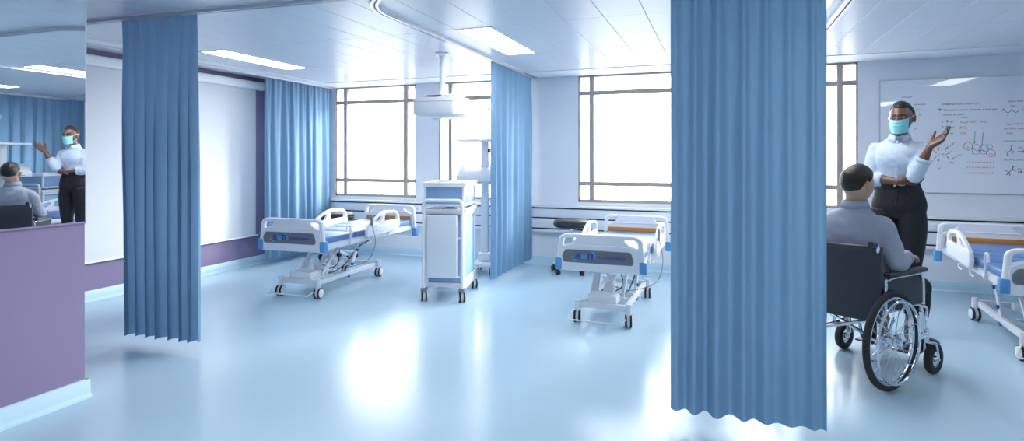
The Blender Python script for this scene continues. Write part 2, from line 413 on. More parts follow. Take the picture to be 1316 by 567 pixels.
def curtain_mat(name, col, tr):
    m = mat(name, col, 0.75, spec=0.15, var=0.05, vscale=3, bump=0.12, bscale=350, sheen=0.15, trans=tr)
    return m
M_curt = curtain_mat('blue_curtain_cloth', (0.19, 0.335, 0.49), 0.30)
def curtain(name, p0, p1, folds, amp, zb, seed, label, hemwave=0.0, top=ZC - 0.0315, pin=0.35, skew=0.0, flare=(0, 0), nu=None, vary=(0.6, 1.15), ams=None):
    rnd = random.Random(seed); p0 = V((*p0, 0)); p1 = V((*p1, 0)); d = p1 - p0; Lg = d.length; d.normalize(); n = V((d.y, -d.x, 0))
    nu = nu or int(folds * 16); nv = 36
    ph = [0.0]
    for i in range(folds): ph.append(ph[-1] + rnd.uniform(0.72, 1.28))
    ph = [q / ph[-1] for q in ph]; am = [rnd.uniform(*vary) for _ in range(folds + 1)]; dr = [rnd.uniform(-0.35, 0.35) for _ in range(folds + 1)]
    if ams: am = ams
    b = MB(); rows = []
    for j in range(nv + 1):
        v = j / nv; z = top + (zb - top) * v; row = []
        for i in range(nu + 1):
            u = i / nu
            k = max(q for q in range(folds) if ph[q] <= u + 1e-9); f = (u - ph[k]) / (ph[k + 1] - ph[k])
            a = am[k] * (1 - f) + am[k + 1] * f
            tt = k + f
            big = math.sin(2 * PI * (tt + 0.10 * math.sin(2 * PI * tt) * skew + dr[k] * (1 - f) * v * 0.25 + dr[k + 1] * f * v * 0.25))
            small = math.sin(2 * PI * tt * 2.0 + seed)
            env = (pin + (1 - pin) * min(1, v * 2.2) ** 0.8)
            off = amp * (a * env * big + 0.22 * (1 - v) * small + 0.25 * noise.noise(V((u * 5 + seed, v * 2.2, seed * 1.7))))
            uu = u * Lg + flare[0] * v * (1 - u) + flare[1] * v * u + skew * amp * 0.55 * math.cos(2 * PI * tt) * env
            zz = z + (hemwave * big * v ** 6 * a)
            row.append(b.bm.verts.new(p0 + d * uu + n * off + V((0, 0, zz))))
        rows.append(row)
    for j in range(nv):
        for i in range(nu): b.bm.faces.new((rows[j][i], rows[j][i + 1], rows[j + 1][i + 1], rows[j + 1][i]))
    me = b.mesh(name, True, 180)
    o = link(name, me, M_curt)
    return tag(o, label, 'curtain', 'blue bay curtains')
curtain('curtain', (-4.31, YL(-4.31)), (-3.585, YL(-3.585)), 7, 0.038, 0.062, 3, 'narrow drawn blue curtain hanging in front of the projection screen', skew=1.0, hemwave=-0.004, pin=0.22, flare=(0.05, 0.0))
curtain('curtain', (-0.247, YT + 0.0), (0.487, YT), 7, 0.038, 0.075, 11, 'large foreground blue curtain beside the wheelchair, reaching above the frame', hemwave=0.003, pin=0.35, ams=[.5, 1.0, 1.5, 1.0, .75, .6, .5, .6])
curtain('curtain', (TB, 5.74), (TB, 7.20), 8, 0.042, 0.09, 5, 'light blue curtain between the white cart and the middle window pier', hemwave=0.006, pin=0.2, vary=(0.3, 1.15))
curtain('curtain', (-5.53, 5.87), (-5.53, 7.20), 8, 0.042, 0.09, 8, 'light blue curtain on the purple wall side, in the window corner', hemwave=0.006, pin=0.2, vary=(0.3, 1.15))
curtain('curtain', (TD, 3.9), (TD, 7.20), 20, 0.045, 0.09, 9, 'long closed blue curtain seen behind the woman in the mirror')

# ---------------------------------------------------------------- daylight and lamps
w = bpy.data.worlds.new('world'); SC.world = w; w.use_nodes = True
wn = w.node_tree.nodes; wl = w.node_tree.links; bg = wn['Background']
sky = wn.new('ShaderNodeTexGradient'); tcw = wn.new('ShaderNodeTexCoord'); rmp = wn.new('ShaderNodeValToRGB'); sep = wn.new('ShaderNodeSeparateXYZ')
wl.new(tcw.outputs['Generated'], sep.inputs[0]); mp = wn.new('ShaderNodeMath'); mp.operation = 'MULTIPLY_ADD'; mp.inputs[1].default_value = 0.5; mp.inputs[2].default_value = 0.5; wl.new(sep.outputs['Z'], mp.inputs[0]); wl.new(mp.outputs[0], rmp.inputs['Fac']); wn.remove(sky)
rmp.color_ramp.elements[0].position = 0.47; rmp.color_ramp.elements[0].color = (0.97, 0.985, 1.0, 1)
rmp.color_ramp.elements[1].position = 0.80; rmp.color_ramp.elements[1].color = (0.91, 0.955, 1.0, 1)
ge = rmp.color_ramp.elements.new(0.42); ge.color = (0.26, 0.27, 0.28, 1)
wl.new(rmp.outputs['Color'], bg.inputs['Color']); bg.inputs['Strength'].default_value = 11.0
for a, b in WINS + WINS2:
    l = bpy.data.lights.new('window_portal', 'AREA'); l.shape = 'RECTANGLE'; l.size = b - a; l.size_y = WZ1 - WZ0
    l.cycles.is_portal = True
    o = bpy.data.objects.new('window_portal', l); COL.objects.link(o); o.location = ((a + b) / 2, YW + 0.2, (WZ0 + WZ1) / 2); o.rotation_euler = (-PI / 2, 0, 0)

sl = bpy.data.lights.new('sun', 'SUN'); sl.energy = 12.0; sl.angle = R(28); sl.color = (1.0, 0.99, 0.97)
so_ = bpy.data.objects.new('sun', sl); COL.objects.link(so_); so_.rotation_euler = V((-0.62, -0.72, -0.30)).to_track_quat('-Z', 'Y').to_euler()
# ---------------------------------------------------------------- furniture materials
M_mattress = mat('blue_vinyl', (0.11, 0.23, 0.50), 0.42, spec=0.4, var=0.04, bump=0.03, bscale=40)
M_wood = mat('orange_laminate', (0.52, 0.22, 0.04), 0.4, var=0.15, vscale=14)
M_inset = mat('grey_inset', (0.16, 0.17, 0.20), 0.35, var=0.03)
M_logo = mat('logo_blue', (0.02, 0.03, 0.42), 0.4)
M_logoc = mat('logo_cyan', (0.03, 0.42, 0.75), 0.4)
M_knob = mat('blue_knob', (0.03, 0.10, 0.36), 0.35)
M_softblue = mat('cart_blue', (0.27, 0.42, 0.66), 0.3, var=0.02)
M_cartside = mat('cart_light_blue', (0.38, 0.64, 0.86), 0.3, var=0.02)
M_vinyl = mat('black_vinyl', (0.028, 0.03, 0.036), 0.42, var=0.1, bump=0.04, bscale=30)

def caster(parent, name, x, y, top, R_=0.052, w=0.05, ang=0.0, disc=M_white, tyre=M_rubber, twin=True):
    """twin-wheel caster standing on the floor: stem + fork cap, two discs in dark tyres"""
    c = MB(); c.cyl((x, y, R_ + 0.01), (x, y, top), 0.012, seg=12); dx, dy = math.cos(ang), math.sin(ang)
    c.box((x, y, R_ + 0.018), (0.018, R_ * 1.1, R_ * 1.15), 0.006, Matrix.Rotation(ang, 3, 'Z'))
    st = c.build(name, disc, parent)
    for s in ((-1, 1) if twin else (0,)):
        cx_, cy_ = x + dx * s * w * 0.36, y + dy * s * w * 0.36; ax = (dx, dy, 0); hw = w * (0.24 if twin else 0.5)
        MB().lathe([(R_ * 0.6, -hw * .62), (R_ * 0.93, -hw * .62), (R_, -hw * 0.35), (R_, hw * 0.35), (R_ * 0.93, hw * .62), (R_ * 0.6, hw * .62)], (cx_, cy_, R_), ax, 28, True).build('tyre', tyre, st)
        MB().lathe([(0.004, -hw - 0.004), (R_ * 0.45, -hw - 0.003), (R_ * 0.80, -hw + 0.001), (R_ * 0.84, -hw * .5), (R_ * 0.84, hw * .5), (R_ * 0.80, hw - 0.001), (R_ * 0.45, hw + 0.003), (0.004, hw + 0.004)], (cx_, cy_, R_), ax, 28).build('wheel_disc', disc, st)
    return st

# ---------------------------------------------------------------- hospital bed (foot end at y=0, head at y=LB)
LB, BW = 1.84, 0.375
def board_outlines(zb, zt):
    w, wt = BW, BW - 0.022; W_ = []
    W_.append(rounded([(-w, zb), (w, zb), (w, zb + 0.10), (wt + 0.004, zt - 0.03), (wt - 0.05, zt), (-wt + 0.05, zt), (-wt - 0.004, zt - 0.03), (-w, zb + 0.10)],
                      [0.02, 0.02, 0.02, 0.05, 0.05, 0.05, 0.05, 0.02]))
    for s in (-1, 1):
        h = [(s * (wt - 0.028), zt - 0.105), (s * (wt - 0.042), zt - 0.036), (s * (wt - 0.15), zt - 0.034), (s * (wt - 0.115), zt - 0.075)]
        if s > 0: h = h[::-1]
        W_.append(rounded(h, [0.02, 0.025, 0.02, 0.02][::(1 if s < 0 else -1)]))
    return W_
def make_bed():
    t = empty('hospital_bed')
    zb, zt = 0.470, 0.790
    fb = link('footboard', panel_mesh('footboard', board_outlines(zb, zt), 0.042, 0.012, MXZ(0, 0.0, 0)), M_white, t)
    def ridge(b, y):       # raised moulding round the board's middle
        b.tube([(-BW + 0.035, y, zb + 0.10), (-BW + 0.042, y, zt - 0.13), (-BW + 0.12, y, zt - 0.095), (BW - 0.12, y, zt - 0.095), (BW - 0.042, y, zt - 0.13), (BW - 0.035, y, zb + 0.10)], 0.006, 8)
    b = MB(); ridge(b, -0.021); b.build('moulding', M_white, fb)
    ins = rounded([(-0.315, 0.548), (0.275, 0.548), (0.285, 0.575), (0.262, 0.652), (-0.292, 0.652), (-0.325, 0.605)], 0.02)
    link('inset_panel', panel_mesh('inset_panel', [ins], 0.008, 0.003, MXZ(0, -0.0225, 0)), M_inset, fb)
    brd = MB(); brd.tube([(x, -0.024, z) for x, z in ins], 0.0035, 8, closed=True); brd.build('inset_border', M_greypl, fb)
    T = lambda s, size, x, z, nm, m, sh=0.0, sp=1.0, bo=0.0: link(nm, text_mesh(nm, s, size, MXZ(x, -0.0273, z), 'LEFT', 0.0008, sh, sp, bo), m, fb)
    T('К', 0.066, -0.205, 0.578, 'logo_letter', M_logo, 0, 1, .0022); T('м', 0.064, -0.158, 0.583, 'logo_letter', M_logoc, 0.15, 1, .0026); T('П', 0.066, -0.102, 0.578, 'logo_letter', M_logo, 0, 1, .0022)
    for a0, a1, rx, rz, cx_, cz_ in ((75, -40, 0.045, 0.038, -0.083, 0.606), (170, 285, 0.045, 0.035, -0.190, 0.596)):
        sw = MB(); sw.tube([(cx_ + rx * math.cos(R(a0 + (a1 - a0) * i / 12)), -0.0275, cz_ + rz * math.sin(R(a0 + (a1 - a0) * i / 12))) for i in range(13)], [0.0015 + 0.004 * math.sin(PI * i / 12) for i in range(13)], 6)
        sw.build('logo_swoosh', M_logoc, fb)
    T('КАЗМЕДПРИБОР', 0.0275, -0.01, 0.590, 'lettering', M_logo, 0.15, 1.02, .0006)
    hb = link('headboard', panel_mesh('headboard', board_outlines(0.40, 0.785), 0.042, 0.012, MXZ(0, LB, 0)), M_white, t)
    b = MB(); ridge(b, LB - 0.021); b.build('moulding', M_white, hb)
    MB().box((0, LB - 0.034, 0.605), (0.62, 0.022, 0.085), 0.005).build('wood_panel', M_wood, hb)
    for par, y, zc in ((fb, 0, 0.527), (hb, LB, 0.450)):
        for s in (-1, 1): MB().box((s * (BW - 0.012), y, zc), (0.060, 0.064, 0.105), 0.01).build('corner_bumper', M_bluepl, par)
    # deck and mattress
    d = MB(); zf = 0.505
    for s in (-1, 1): d.bar((s * 0.315, 0.02, zf), (s * 0.315, LB - 0.03, zf), 0.03, 0.05, 0.005)
    for y in (0.05, 0.50, 0.85, 1.25, LB - 0.06): d.bar((-0.315, y, zf - 0.008), (0.315, y, zf - 0.008), 0.035, 0.03, 0.004)
    dk = d.build('deck_frame', M_enamel, t)
    MB().box((0, LB / 2, zf + 0.030), (0.62, LB - 0.09, 0.012), 0.003).build('deck_plate', M_enamel, dk)
    y = 0.045
    for ln in (0.53, 0.34, 0.26, 0.62):
        m = MB(); m.box((0, y + ln / 2, 0.572), (0.645, ln - 0.006, 0.062), 0.014, seg=3); ms = m.build('mattress_section', M_mattress, t)
        p = MB(); e, h = 0.3195, 0.598
        p.tube([(-e, y + 0.008, h - 0.005), (e, y + 0.008, h - 0.005), (e, y + ln - 0.008, h - 0.005), (-e, y + ln - 0.008, h - 0.005)], 0.0025, 6, closed=True); p.build('piping', M_knob, ms)
        y += ln
    # folding side rails with grip holes
    out = rounded([(x_ + .02, z_ - .04) for x_, z_ in [(0.70, 0.600), (0.735, 0.555), (1.36, 0.575), (1.42, 0.62), (1.40, 0.755), (1.33, 0.805), (1.07, 0.825), (0.92, 0.780), (0.72, 0.685)]], [0.03, 0.03, 0.03, 0.03, 0.07, 0.06, 0.08, 0.08, 0.05])
    h1 = rounded([(x_ + .02, z_ - .04) for x_, z_ in [(0.80, 0.695), (0.965, 0.695), (1.02, 0.760), (0.975, 0.770)]], [0.02, 0.03, 0.02, 0.03])
    h2 = rounded([(x_ + .02, z_ - .04) for x_, z_ in [(1.065, 0.70), (1.355, 0.70), (1.355, 0.74), (1.305, 0.775), (1.085, 0.79)]], [0.03, 0.02, 0.02, 0.04, 0.03])
    for s in (-1, 1):
        rl = link('side_rail', panel_mesh('side_rail', [out, h1[::-1], h2[::-1]], 0.034, 0.010, MYZ(s * 0.362, 0, 0)), M_white, t)
        link('rail_inset', panel_mesh('rail_inset', [rounded([(0.90, 0.56), (1.34, 0.565), (1.34, 0.625), (0.92, 0.62)], 0.02)], 0.006, 0.002, MYZ(s * 0.3795, 0, 0)), M_white, rl)
        for yy in (0.90, 1.24):
            br = MB(); br.bar((s * 0.315, yy, zf - 0.02), (s * 0.352, yy - 0.02, 0.535), 0.03, 0.02, 0.004)
            br.tube([(s * 0.335, yy - 0.01, 0.52), (s * 0.342, yy - 0.04, 0.455), (s * 0.33, yy - 0.10, 0.44)], 0.006, 8)
            br.build('rail_arm', M_enamel, rl)
        ar = MB(); yy = 0.47; xh = s * 0.342; zt_ = 0.655
        ar.tube([(xh, yy, 0.50), (xh, yy, zt_)] + [(xh, yy - 0.032 + 0.032 * math.cos(R(a)), zt_ + 0.032 * math.sin(R(a))) for a in range(15, 181, 15)] + [(xh, yy - 0.066, zt_ - .03)], 0.0095, 10)
        ar.box((s * 0.332, yy, 0.505), (0.045, 0.04, 0.045), 0.006); ar.build('assist_handle', M_enamel, t)
    # hand control with a coiled lead on the right rail
    rc = MB(); rc.box((0.390, 0.80, 0.710), (0.018, 0.045, 0.12), 0.006); rem = rc.build('hand_control', M_greypl, t)
    pts = []; n = 300
    P0 = [V((0.393, 0.80, 0.65)), V((0.425, 0.81, 0.45)), V((0.375, 0.72, 0.27)), V((0.18, 0.52, 0.22)), V((0.05, 0.40, 0.27))]
    cp = catmull([tuple(p) for p in P0], n // 4)
    for i, q in enumerate(cp):
        d_ = V(cp[min(i + 1, len(cp) - 1)]) - V(cp[max(i - 1, 0)]); a, bb = frame(d_, V((1, 0.2, 0))); th = i * 1.15
        pts.append(V(q) + (a * math.cos(th) + bb * math.sin(th)) * 0.0042)
    MB().tube(pts, 0.0022, 5).build('coiled_lead', M_black, rem)
    # lifting gear
    yb = lambda y: 0.10 + (y - 0.36) * 1.11 / 1.07
    hz = lambda z: z if z < 0.2 else 0.2 + (z - 0.2) * 0.78
    Q = lambda x, y, z: (x, yb(y), hz(z))
    for s in (-1, 1):
        g = MB(); g.bar(Q(s * 0.13, 0.60, 0.185), Q(s * 0.13, 0.74, 0.56), 0.018, 0.04, 0.004, (0, 1, 0)); g.bar(Q(s * 0.13, 0.64, 0.56), Q(s * 0.13, 0.86, 0.57), 0.03, 0.03, 0.003)
        g.bar(Q(s * 0.145, 0.52, 0.20), Q(s * 0.145, 0.70, 0.42), 0.016, 0.032, 0.003, (0, 1, 0)); g.build('lift_arm', M_enamel, t)
        g = MB(); g.bar(Q(s * 0.19, 0.88, 0.115), Q(s * 0.19, 1.08, 0.50), 0.018, 0.045, 0.004, (0, 1, 0)); g.bar(Q(s * 0.175, 0.93, 0.16), Q(s * 0.175, 1.13, 0.55), 0.012, 0.03, 0.003, (0, 1, 0))
        g.bar(Q(s * 0.19, 1.06, 0.50), Q(s * 0.25, 1.25, 0.60), 0.02, 0.05, 0.004); la = g.build('lift_arm', M_enamel, t)
        for yy, z in ((0.88, 0.118), (0.945, 0.245), (1.035, 0.42)): MB().cyl(Q(s * 0.197, yy, z), Q(s * 0.215, yy, z), 0.016, seg=16).build('pivot_knob', M_knob, la)
    g = MB(); g.bar(Q(-0.17, 0.745, 0.55), Q(0.17, 0.745, 0.55), 0.03, 0.04, 0.004); g.build('cross_bar', M_enamel, t)
    g = MB(); g.bar(Q(-0.19, 1.09, 0.53), Q(0.19, 1.09, 0.53), 0.03, 0.035, 0.004); g.build('cross_bar', M_enamel, t)
    ac = MB(); ac.cyl(Q(0.0, 0.66, 0.26), Q(0.02, 1.08, 0.53), 0.022); ac.box(Q(0.0, 0.68, 0.27), (0.09, 0.10, 0.07), 0.01); act = ac.build('actuator', M_enamel, t)
    ac = MB(); ac.cyl(Q(-0.06, 1.0, 0.24), Q(-0.06, 0.74, 0.52), 0.02); ac.box(Q(-0.06, 0.98, 0.25), (0.08, 0.09, 0.07), 0.01); ac.build('actuator', M_enamel, t)
    cb = MB(); cb.tube([V(p) for p in catmull([Q(*p) for p in [(0.06, 0.58, 0.22), (0.10, 0.70, 0.18), (0.14, 0.82, 0.21), (0.16, 0.95, 0.30), (0.19, 1.05, 0.44), (0.30, 1.12, 0.55)]], 8)], 0.006, 6); cb.box(Q(0.29, 1.14, 0.57), (0.035, 0.09, 0.022), 0.006); cb.build('cable', M_black, act)
    cb = MB(); cb.tube([V(p) for p in catmull([Q(*p) for p in [(0.0, 0.58, 0.24), (0.02, 0.76, 0.20), (0.08, 0.86, 0.26), (0.02, 0.98, 0.44)]], 8)], 0.006, 6); cb.build('cable', M_black, act)
    # base
    y0, y1, bx = 0.10, 1.21, 0.224; b = MB()
    for s in (-1, 1): b.bar((s * (bx - 0.03), y0 + 0.02, 0.145), (s * (bx - 0.03), y1 - 0.01, 0.145), 0.034, 0.046, 0.004)
    b.bar((-bx - 0.015, y0 + 0.02, 0.155), (bx + 0.015, y0 + 0.02, 0.155), 0.036, 0.048, 0.005); b.bar((-bx - 0.015, y1, 0.155), (bx + 0.015, y1, 0.155), 0.036, 0.046, 0.005)
    b.bar((-0.19, 0.66, 0.14), (0.19, 0.66, 0.14), 0.03, 0.04, 0.004)
    for s in (-1, 1):
        for yy in (y0, y1): b.cyl((s * bx, yy, 0.105), (s * bx, yy, 0.195), 0.024)
    base = b.build('base_frame', M_enamel, t)
    MB().box((-0.01, 0.215, 0.205), (0.25, 0.18, 0.075), 0.008).build('control_box', M_white, base)
    for s in (-1, 1):
        for yy, a in ((y0, 0.15), (y1, 0.1)): caster(base, 'caster', s * bx, yy, 0.12, 0.054, 0.058, a)
    pd = MB(); q = [(-bx - 0.02, y0 - 0.02, 0.12), (-bx - 0.06, y0 - 0.08, 0.052), (-bx - 0.05, y0 - 0.11, 0.045), (bx - 0.04, y0 - 0.11, 0.045), (bx - 0.02, y0 - 0.05, 0.07), (bx + 0.0, y0 + 0.0, 0.12)]
    pd.tube(q, 0.0065, 8); pd.build('foot_pedal_bar', M_enamel, base)
    return t
bed = make_bed()
beds = [(bed, (-0.935, 4.70), -1.5, 'white hospital bed with blue mattress in the middle bay, left of the foreground curtain', 0.975),
        (None, (-4.0, 4.60), 1.8, 'white hospital bed nearest the purple wall and projection screen', 1.02),
        (None, (2.19, 4.81), -5.2, 'white hospital bed under the whiteboard, cut off by the frame edge', 1.0)]
for src, (x, y), rz, lab, sc_ in beds:
    o = src or copy_tree(bed)
    o.location = (x, y, 0); o.rotation_euler.z = R(rz); o.scale = (sc_, sc_, sc_)
    tag(o, lab, 'hospital bed', 'adjustable hospital beds')

# ---------------------------------------------------------------- white and blue medical cart
def make_cart():
    t = empty('medical_cart'); w, d = 0.205, 0.29
    b = MB()
    for s in (-1, 1):
        b.bar((s * 0.185, -d - 0.05, 0.118), (s * 0.185, d + 0.02, 0.118), 0.035, 0.03, 0.005)
    b.box((0, 0, 0.15), (2 * w, 2 * d, 0.05), 0.012); base = b.build('base_frame', M_enamel, t)
    for s in (-1, 1):
        MB().box((s * 0.19, -d - 0.04, 0.115), (0.055, 0.07, 0.035), 0.006).build('foot_cap', M_greypl, base)
        caster(base, 'caster', s * 0.19, -d - 0.045, 0.10, 0.047, 0.058, 0.35); caster(base, 'caster', s * 0.19, d, 0.10, 0.047, 0.058, 0.35)
    bd = MB().box((0, 0, 0.51), (2 * w - 0.03, 2 * d - 0.03, 0.66), 0.01).build('body', M_softblue, t)
    for s in (-1, 1): MB().box((s * (w - 0.012), 0, 0.51), (0.008, 2 * d - 0.10, 0.58), 0.003).build('side_panel', M_cartside, bd)
    p = MB()
    for sx in (-1, 1):
        for sy in (-1, 1): p.box((sx * (w - 0.022), sy * (d - 0.022), 0.51), (0.044, 0.044, 0.68), 0.014)
    for sx in (-1, 1): p.box((sx * (w - 0.014), 0, 0.835), (0.03, 2 * d - 0.05, 0.035), 0.006); p.box((sx * (w - 0.014), 0, 0.19), (0.03, 2 * d - 0.05, 0.03), 0.006)
    p.build('corner_post', M_white, bd)
    def tray(name, z, par, wx=0.0):
        q = MB(); W_, D_ = w + 0.012 + wx, d + 0.012 + wx
        q.box((0, 0, z), (2 * W_, 2 * D_, 0.03), 0.010)
        for s in (-1, 1): q.box((s * (W_ - 0.011), 0, z + 0.022), (0.022, 2 * D_, 0.03), 0.009); q.box((0, s * (D_ - 0.011), z + 0.022), (2 * W_, 0.022, 0.03), 0.009)
        return q.build(name, M_white, par)
    tray('top_tray', 0.865, t)
    b = MB()
    for i, z in enumerate((0.205, 0.40, 0.60)): b.box((0, -d + 0.010, z + 0.09), (2 * w - 0.09, 0.02, 0.17), 0.008)
    b.build('drawer_front', M_softblue, bd)
    MB().box((-0.008, -d - 0.052, 0.54), (0.305, 0.035, 0.62), 0.014, seg=3).build('front_panel', M_enamel, t)
    h = MB(); x = 0.192; y = -d - 0.05; r = 0.045
    h.tube([(-x, y, 0.125), (-x, y, 0.99 - r)] + [(-x + r - r * math.cos(R(a)), y, 0.99 - r + r * math.sin(R(a))) for a in range(15, 91, 15)] + [(x - r + r * math.sin(R(a)), y, 0.99 - r + r * math.cos(R(a))) for a in range(0, 91, 15)] + [(x, y, 0.125)], 0.0165, 14)
    for z in (0.24, 0.62): h.tube([(-x, y + .012, z), (x, y + .012, z)], 0.008, 8)
    h.build('push_handle', M_white, t)
    c = MB(); c.cyl((0, 0.0, 0.87), (0, 0.0, 0.935), 0.05, 0.043, 24); c.box((0, 0, 0.885), (0.16, 0.13, 0.02), 0.006); c.build('column', M_alu, t)
    it = MB()                                    # small instruments lying in the lower tray, seen as grey knobs
    ub = MB().box((0, 0, 1.025), (2 * w - 0.012, 2 * d - 0.012, 0.19), 0.008).build('upper_box', M_softblue, t)
    f = MB()
    for sx in (-1, 1):
        for sy in (-1, 1): f.box((sx * (w - 0.012), sy * (d - 0.012), 1.025), (0.026, 0.026, 0.20), 0.008)
    for s in (-1, 1):
        f.box((s * (w - 0.006), 0, 0.937), (0.016, 2 * d - 0.02, 0.022), 0.004); f.box((0, s * (d - 0.006), 0.937), (2 * w - 0.02, 0.016, 0.022), 0.004)
    f.build('box_frame', M_white, ub)
    tray('upper_tray', 1.13, ub, 0.002)
    it.bm.free()
    return t
cart = make_cart(); cart.location = (-2.625, 5.36, 0); cart.rotation_euler.z = R(12.5)
tag(cart, 'white medical cart with blue panels and push handle beside the middle curtain', 'medical cart', 'medical carts')
c2 = copy_tree(cart); c2.location = (3.42, 6.2, 0); c2.rotation_euler.z = R(-20)
tag(c2, 'white medical cart behind the woman, seen only in the mirror', 'medical cart', 'medical carts')

# ---------------------------------------------------------------- equipment tower
def make_tower():
    t = empty('equipment_tower')
    b = MB(); b.box((0, 0, 0.118), (0.26, 0.40, 0.05), 0.02, seg=3); base = b.build('base_plate', M_enamel, t)
    for sx in (-1, 1):
        for sy in (-1, 1): caster(base, 'caster', sx * 0.11, sy * 0.17, 0.10, 0.043, 0.05, 0.3)
    c = MB(); c.box((0, 0, 0.87), (0.092, 0.080, 1.48), 0.012); col = c.build('column', M_enamel, t)
    s = MB(); s.box((0, 0, 0.87), (0.098, 0.014, 1.44), 0.002); s.build('column_groove', M_greypl, col)
    MB().box((0, 0, 0.20), (0.16, 0.13, 0.10), 0.02).build('column_foot', M_enamel, col)
    MB().box((0, 0, 1.622), (0.62, 0.40, 0.030), 0.010).build('top_shelf', M_white, t)
    b = MB(); b.prism([(-0.26, 1.125), (0.20, 1.125), (0.20, 1.33), (0.05, 1.33), (-0.26, 1.20)], -0.30, 0.30); cs = b.build('console', M_enamel, t)
    bmesh_bevel(cs.data, 0.012)
    MB().box((0, -0.105, 1.2635), (0.46, 0.24, 0.004), 0.001, Matrix.Rotation(math.atan2(0.13, 0.31), 3, 'X')).build('keypad', M_white, cs)
    b = MB(); b.cyl((0.045, -0.02, 1.63), (0.045, -0.02, 2.06), 0.008, seg=10); b.tube([(0.045 + 0.03 * math.cos(R(a)), -0.02, 2.03 + 0.03 * math.sin(R(a))) for a in range(90, 300, 20)], 0.004, 6); b.build('drip_pole', M_alu, t)
    MB().box((0.055, -0.02, 1.50), (0.03, 0.03, 0.05), 0.006).build('clamp_knob', M_black, col)
    return t
def bmesh_bevel(me, off):
    b = bmesh.new(); b.from_mesh(me); bmesh.ops.bevel(b, geom=b.edges[:], offset=off, segments=2, profile=0.5, affect='EDGES'); b.to_mesh(me); b.free(); smooth_mesh(me, 35)
tw = make_tower(); tw.location = (-2.72, 6.5, 0); tw.rotation_euler.z = R(10)
tag(tw, 'white equipment tower with a top shelf, half hidden by the middle curtain', 'equipment tower', 'equipment towers')
t2 = copy_tree(tw)
for ch in t2.children:
    if ch.name.startswith('console'):
        sw = MB(); sw.tube([V((-0.22 + 0.44 * i / 16, -0.262, 1.150 + 0.030 * (i / 16) ** 2)) for i in range(17)], [0.002 + 0.008 * math.sin(PI * i / 16) for i in range(17)], 6); sw.build('stripe', M_logo, ch)
t2.location = (3.12, 5.45, 0); t2.rotation_euler.z = R(-70)
tag(t2, 'white equipment tower behind the seated man, seen only in the mirror', 'equipment tower', 'equipment towers')

# ---------------------------------------------------------------- rolling stools
def make_stool():
    t = empty('rolling_stool')
    s = MB(); s.lathe([(0.002, 0.555), (0.19, 0.555), (0.215, 0.57), (0.222, 0.60), (0.215, 0.635), (0.195, 0.652), (0.10, 0.656), (0.002, 0.656)], seg=40); st = s.build('seat', M_vinyl, t)
    MB().lathe([(0.2225, 0.588), (0.2265, 0.592), (0.2265, 0.598), (0.2225, 0.602)], seg=40).build('seat_piping', M_black, st)
    c = MB(); c.cyl((0, 0, 0.10), (0, 0, 0.34), 0.028); c.cyl((0, 0, 0.34), (0, 0, 0.55), 0.016); c.box((0, 0, 0.545), (0.16, 0.16, 0.02), 0.004); c.build('gas_column', M_chrome, t)
    lv = MB(); lv.tube([(0.02, 0, 0.53), (0.14, -0.04, 0.525), (0.19, -0.05, 0.515)], 0.006, 8); lv.build('height_lever', M_black, t)
    b = MB()
    for k in range(5):
        a = R(72 * k + 20); b.bar((0.02 * math.cos(a), 0.02 * math.sin(a), 0.12), (0.25 * math.cos(a), 0.25 * math.sin(a), 0.092), 0.04, 0.028, 0.008)
    base = b.build('star_base', M_enamel, t)
    for k in range(5):
        a = R(72 * k + 20); caster(base, 'caster', 0.245 * math.cos(a), 0.245 * math.sin(a), 0.085, 0.033, 0.042, a + 0.9, M_black)
    return t
so = make_stool(); so.location = (-1.72, 6.87, 0); so.rotation_euler.z = R(6); tag(so, 'round black-seated rolling stool behind the bed in the middle bay', 'stool', 'black rolling stools')
s2 = copy_tree(so); s2.location = (-4.98, 6.62, 0); s2.rotation_euler.z = R(30); tag(s2, 'round black-seated rolling stool in front of the corner curtain', 'stool', 'black rolling stools')

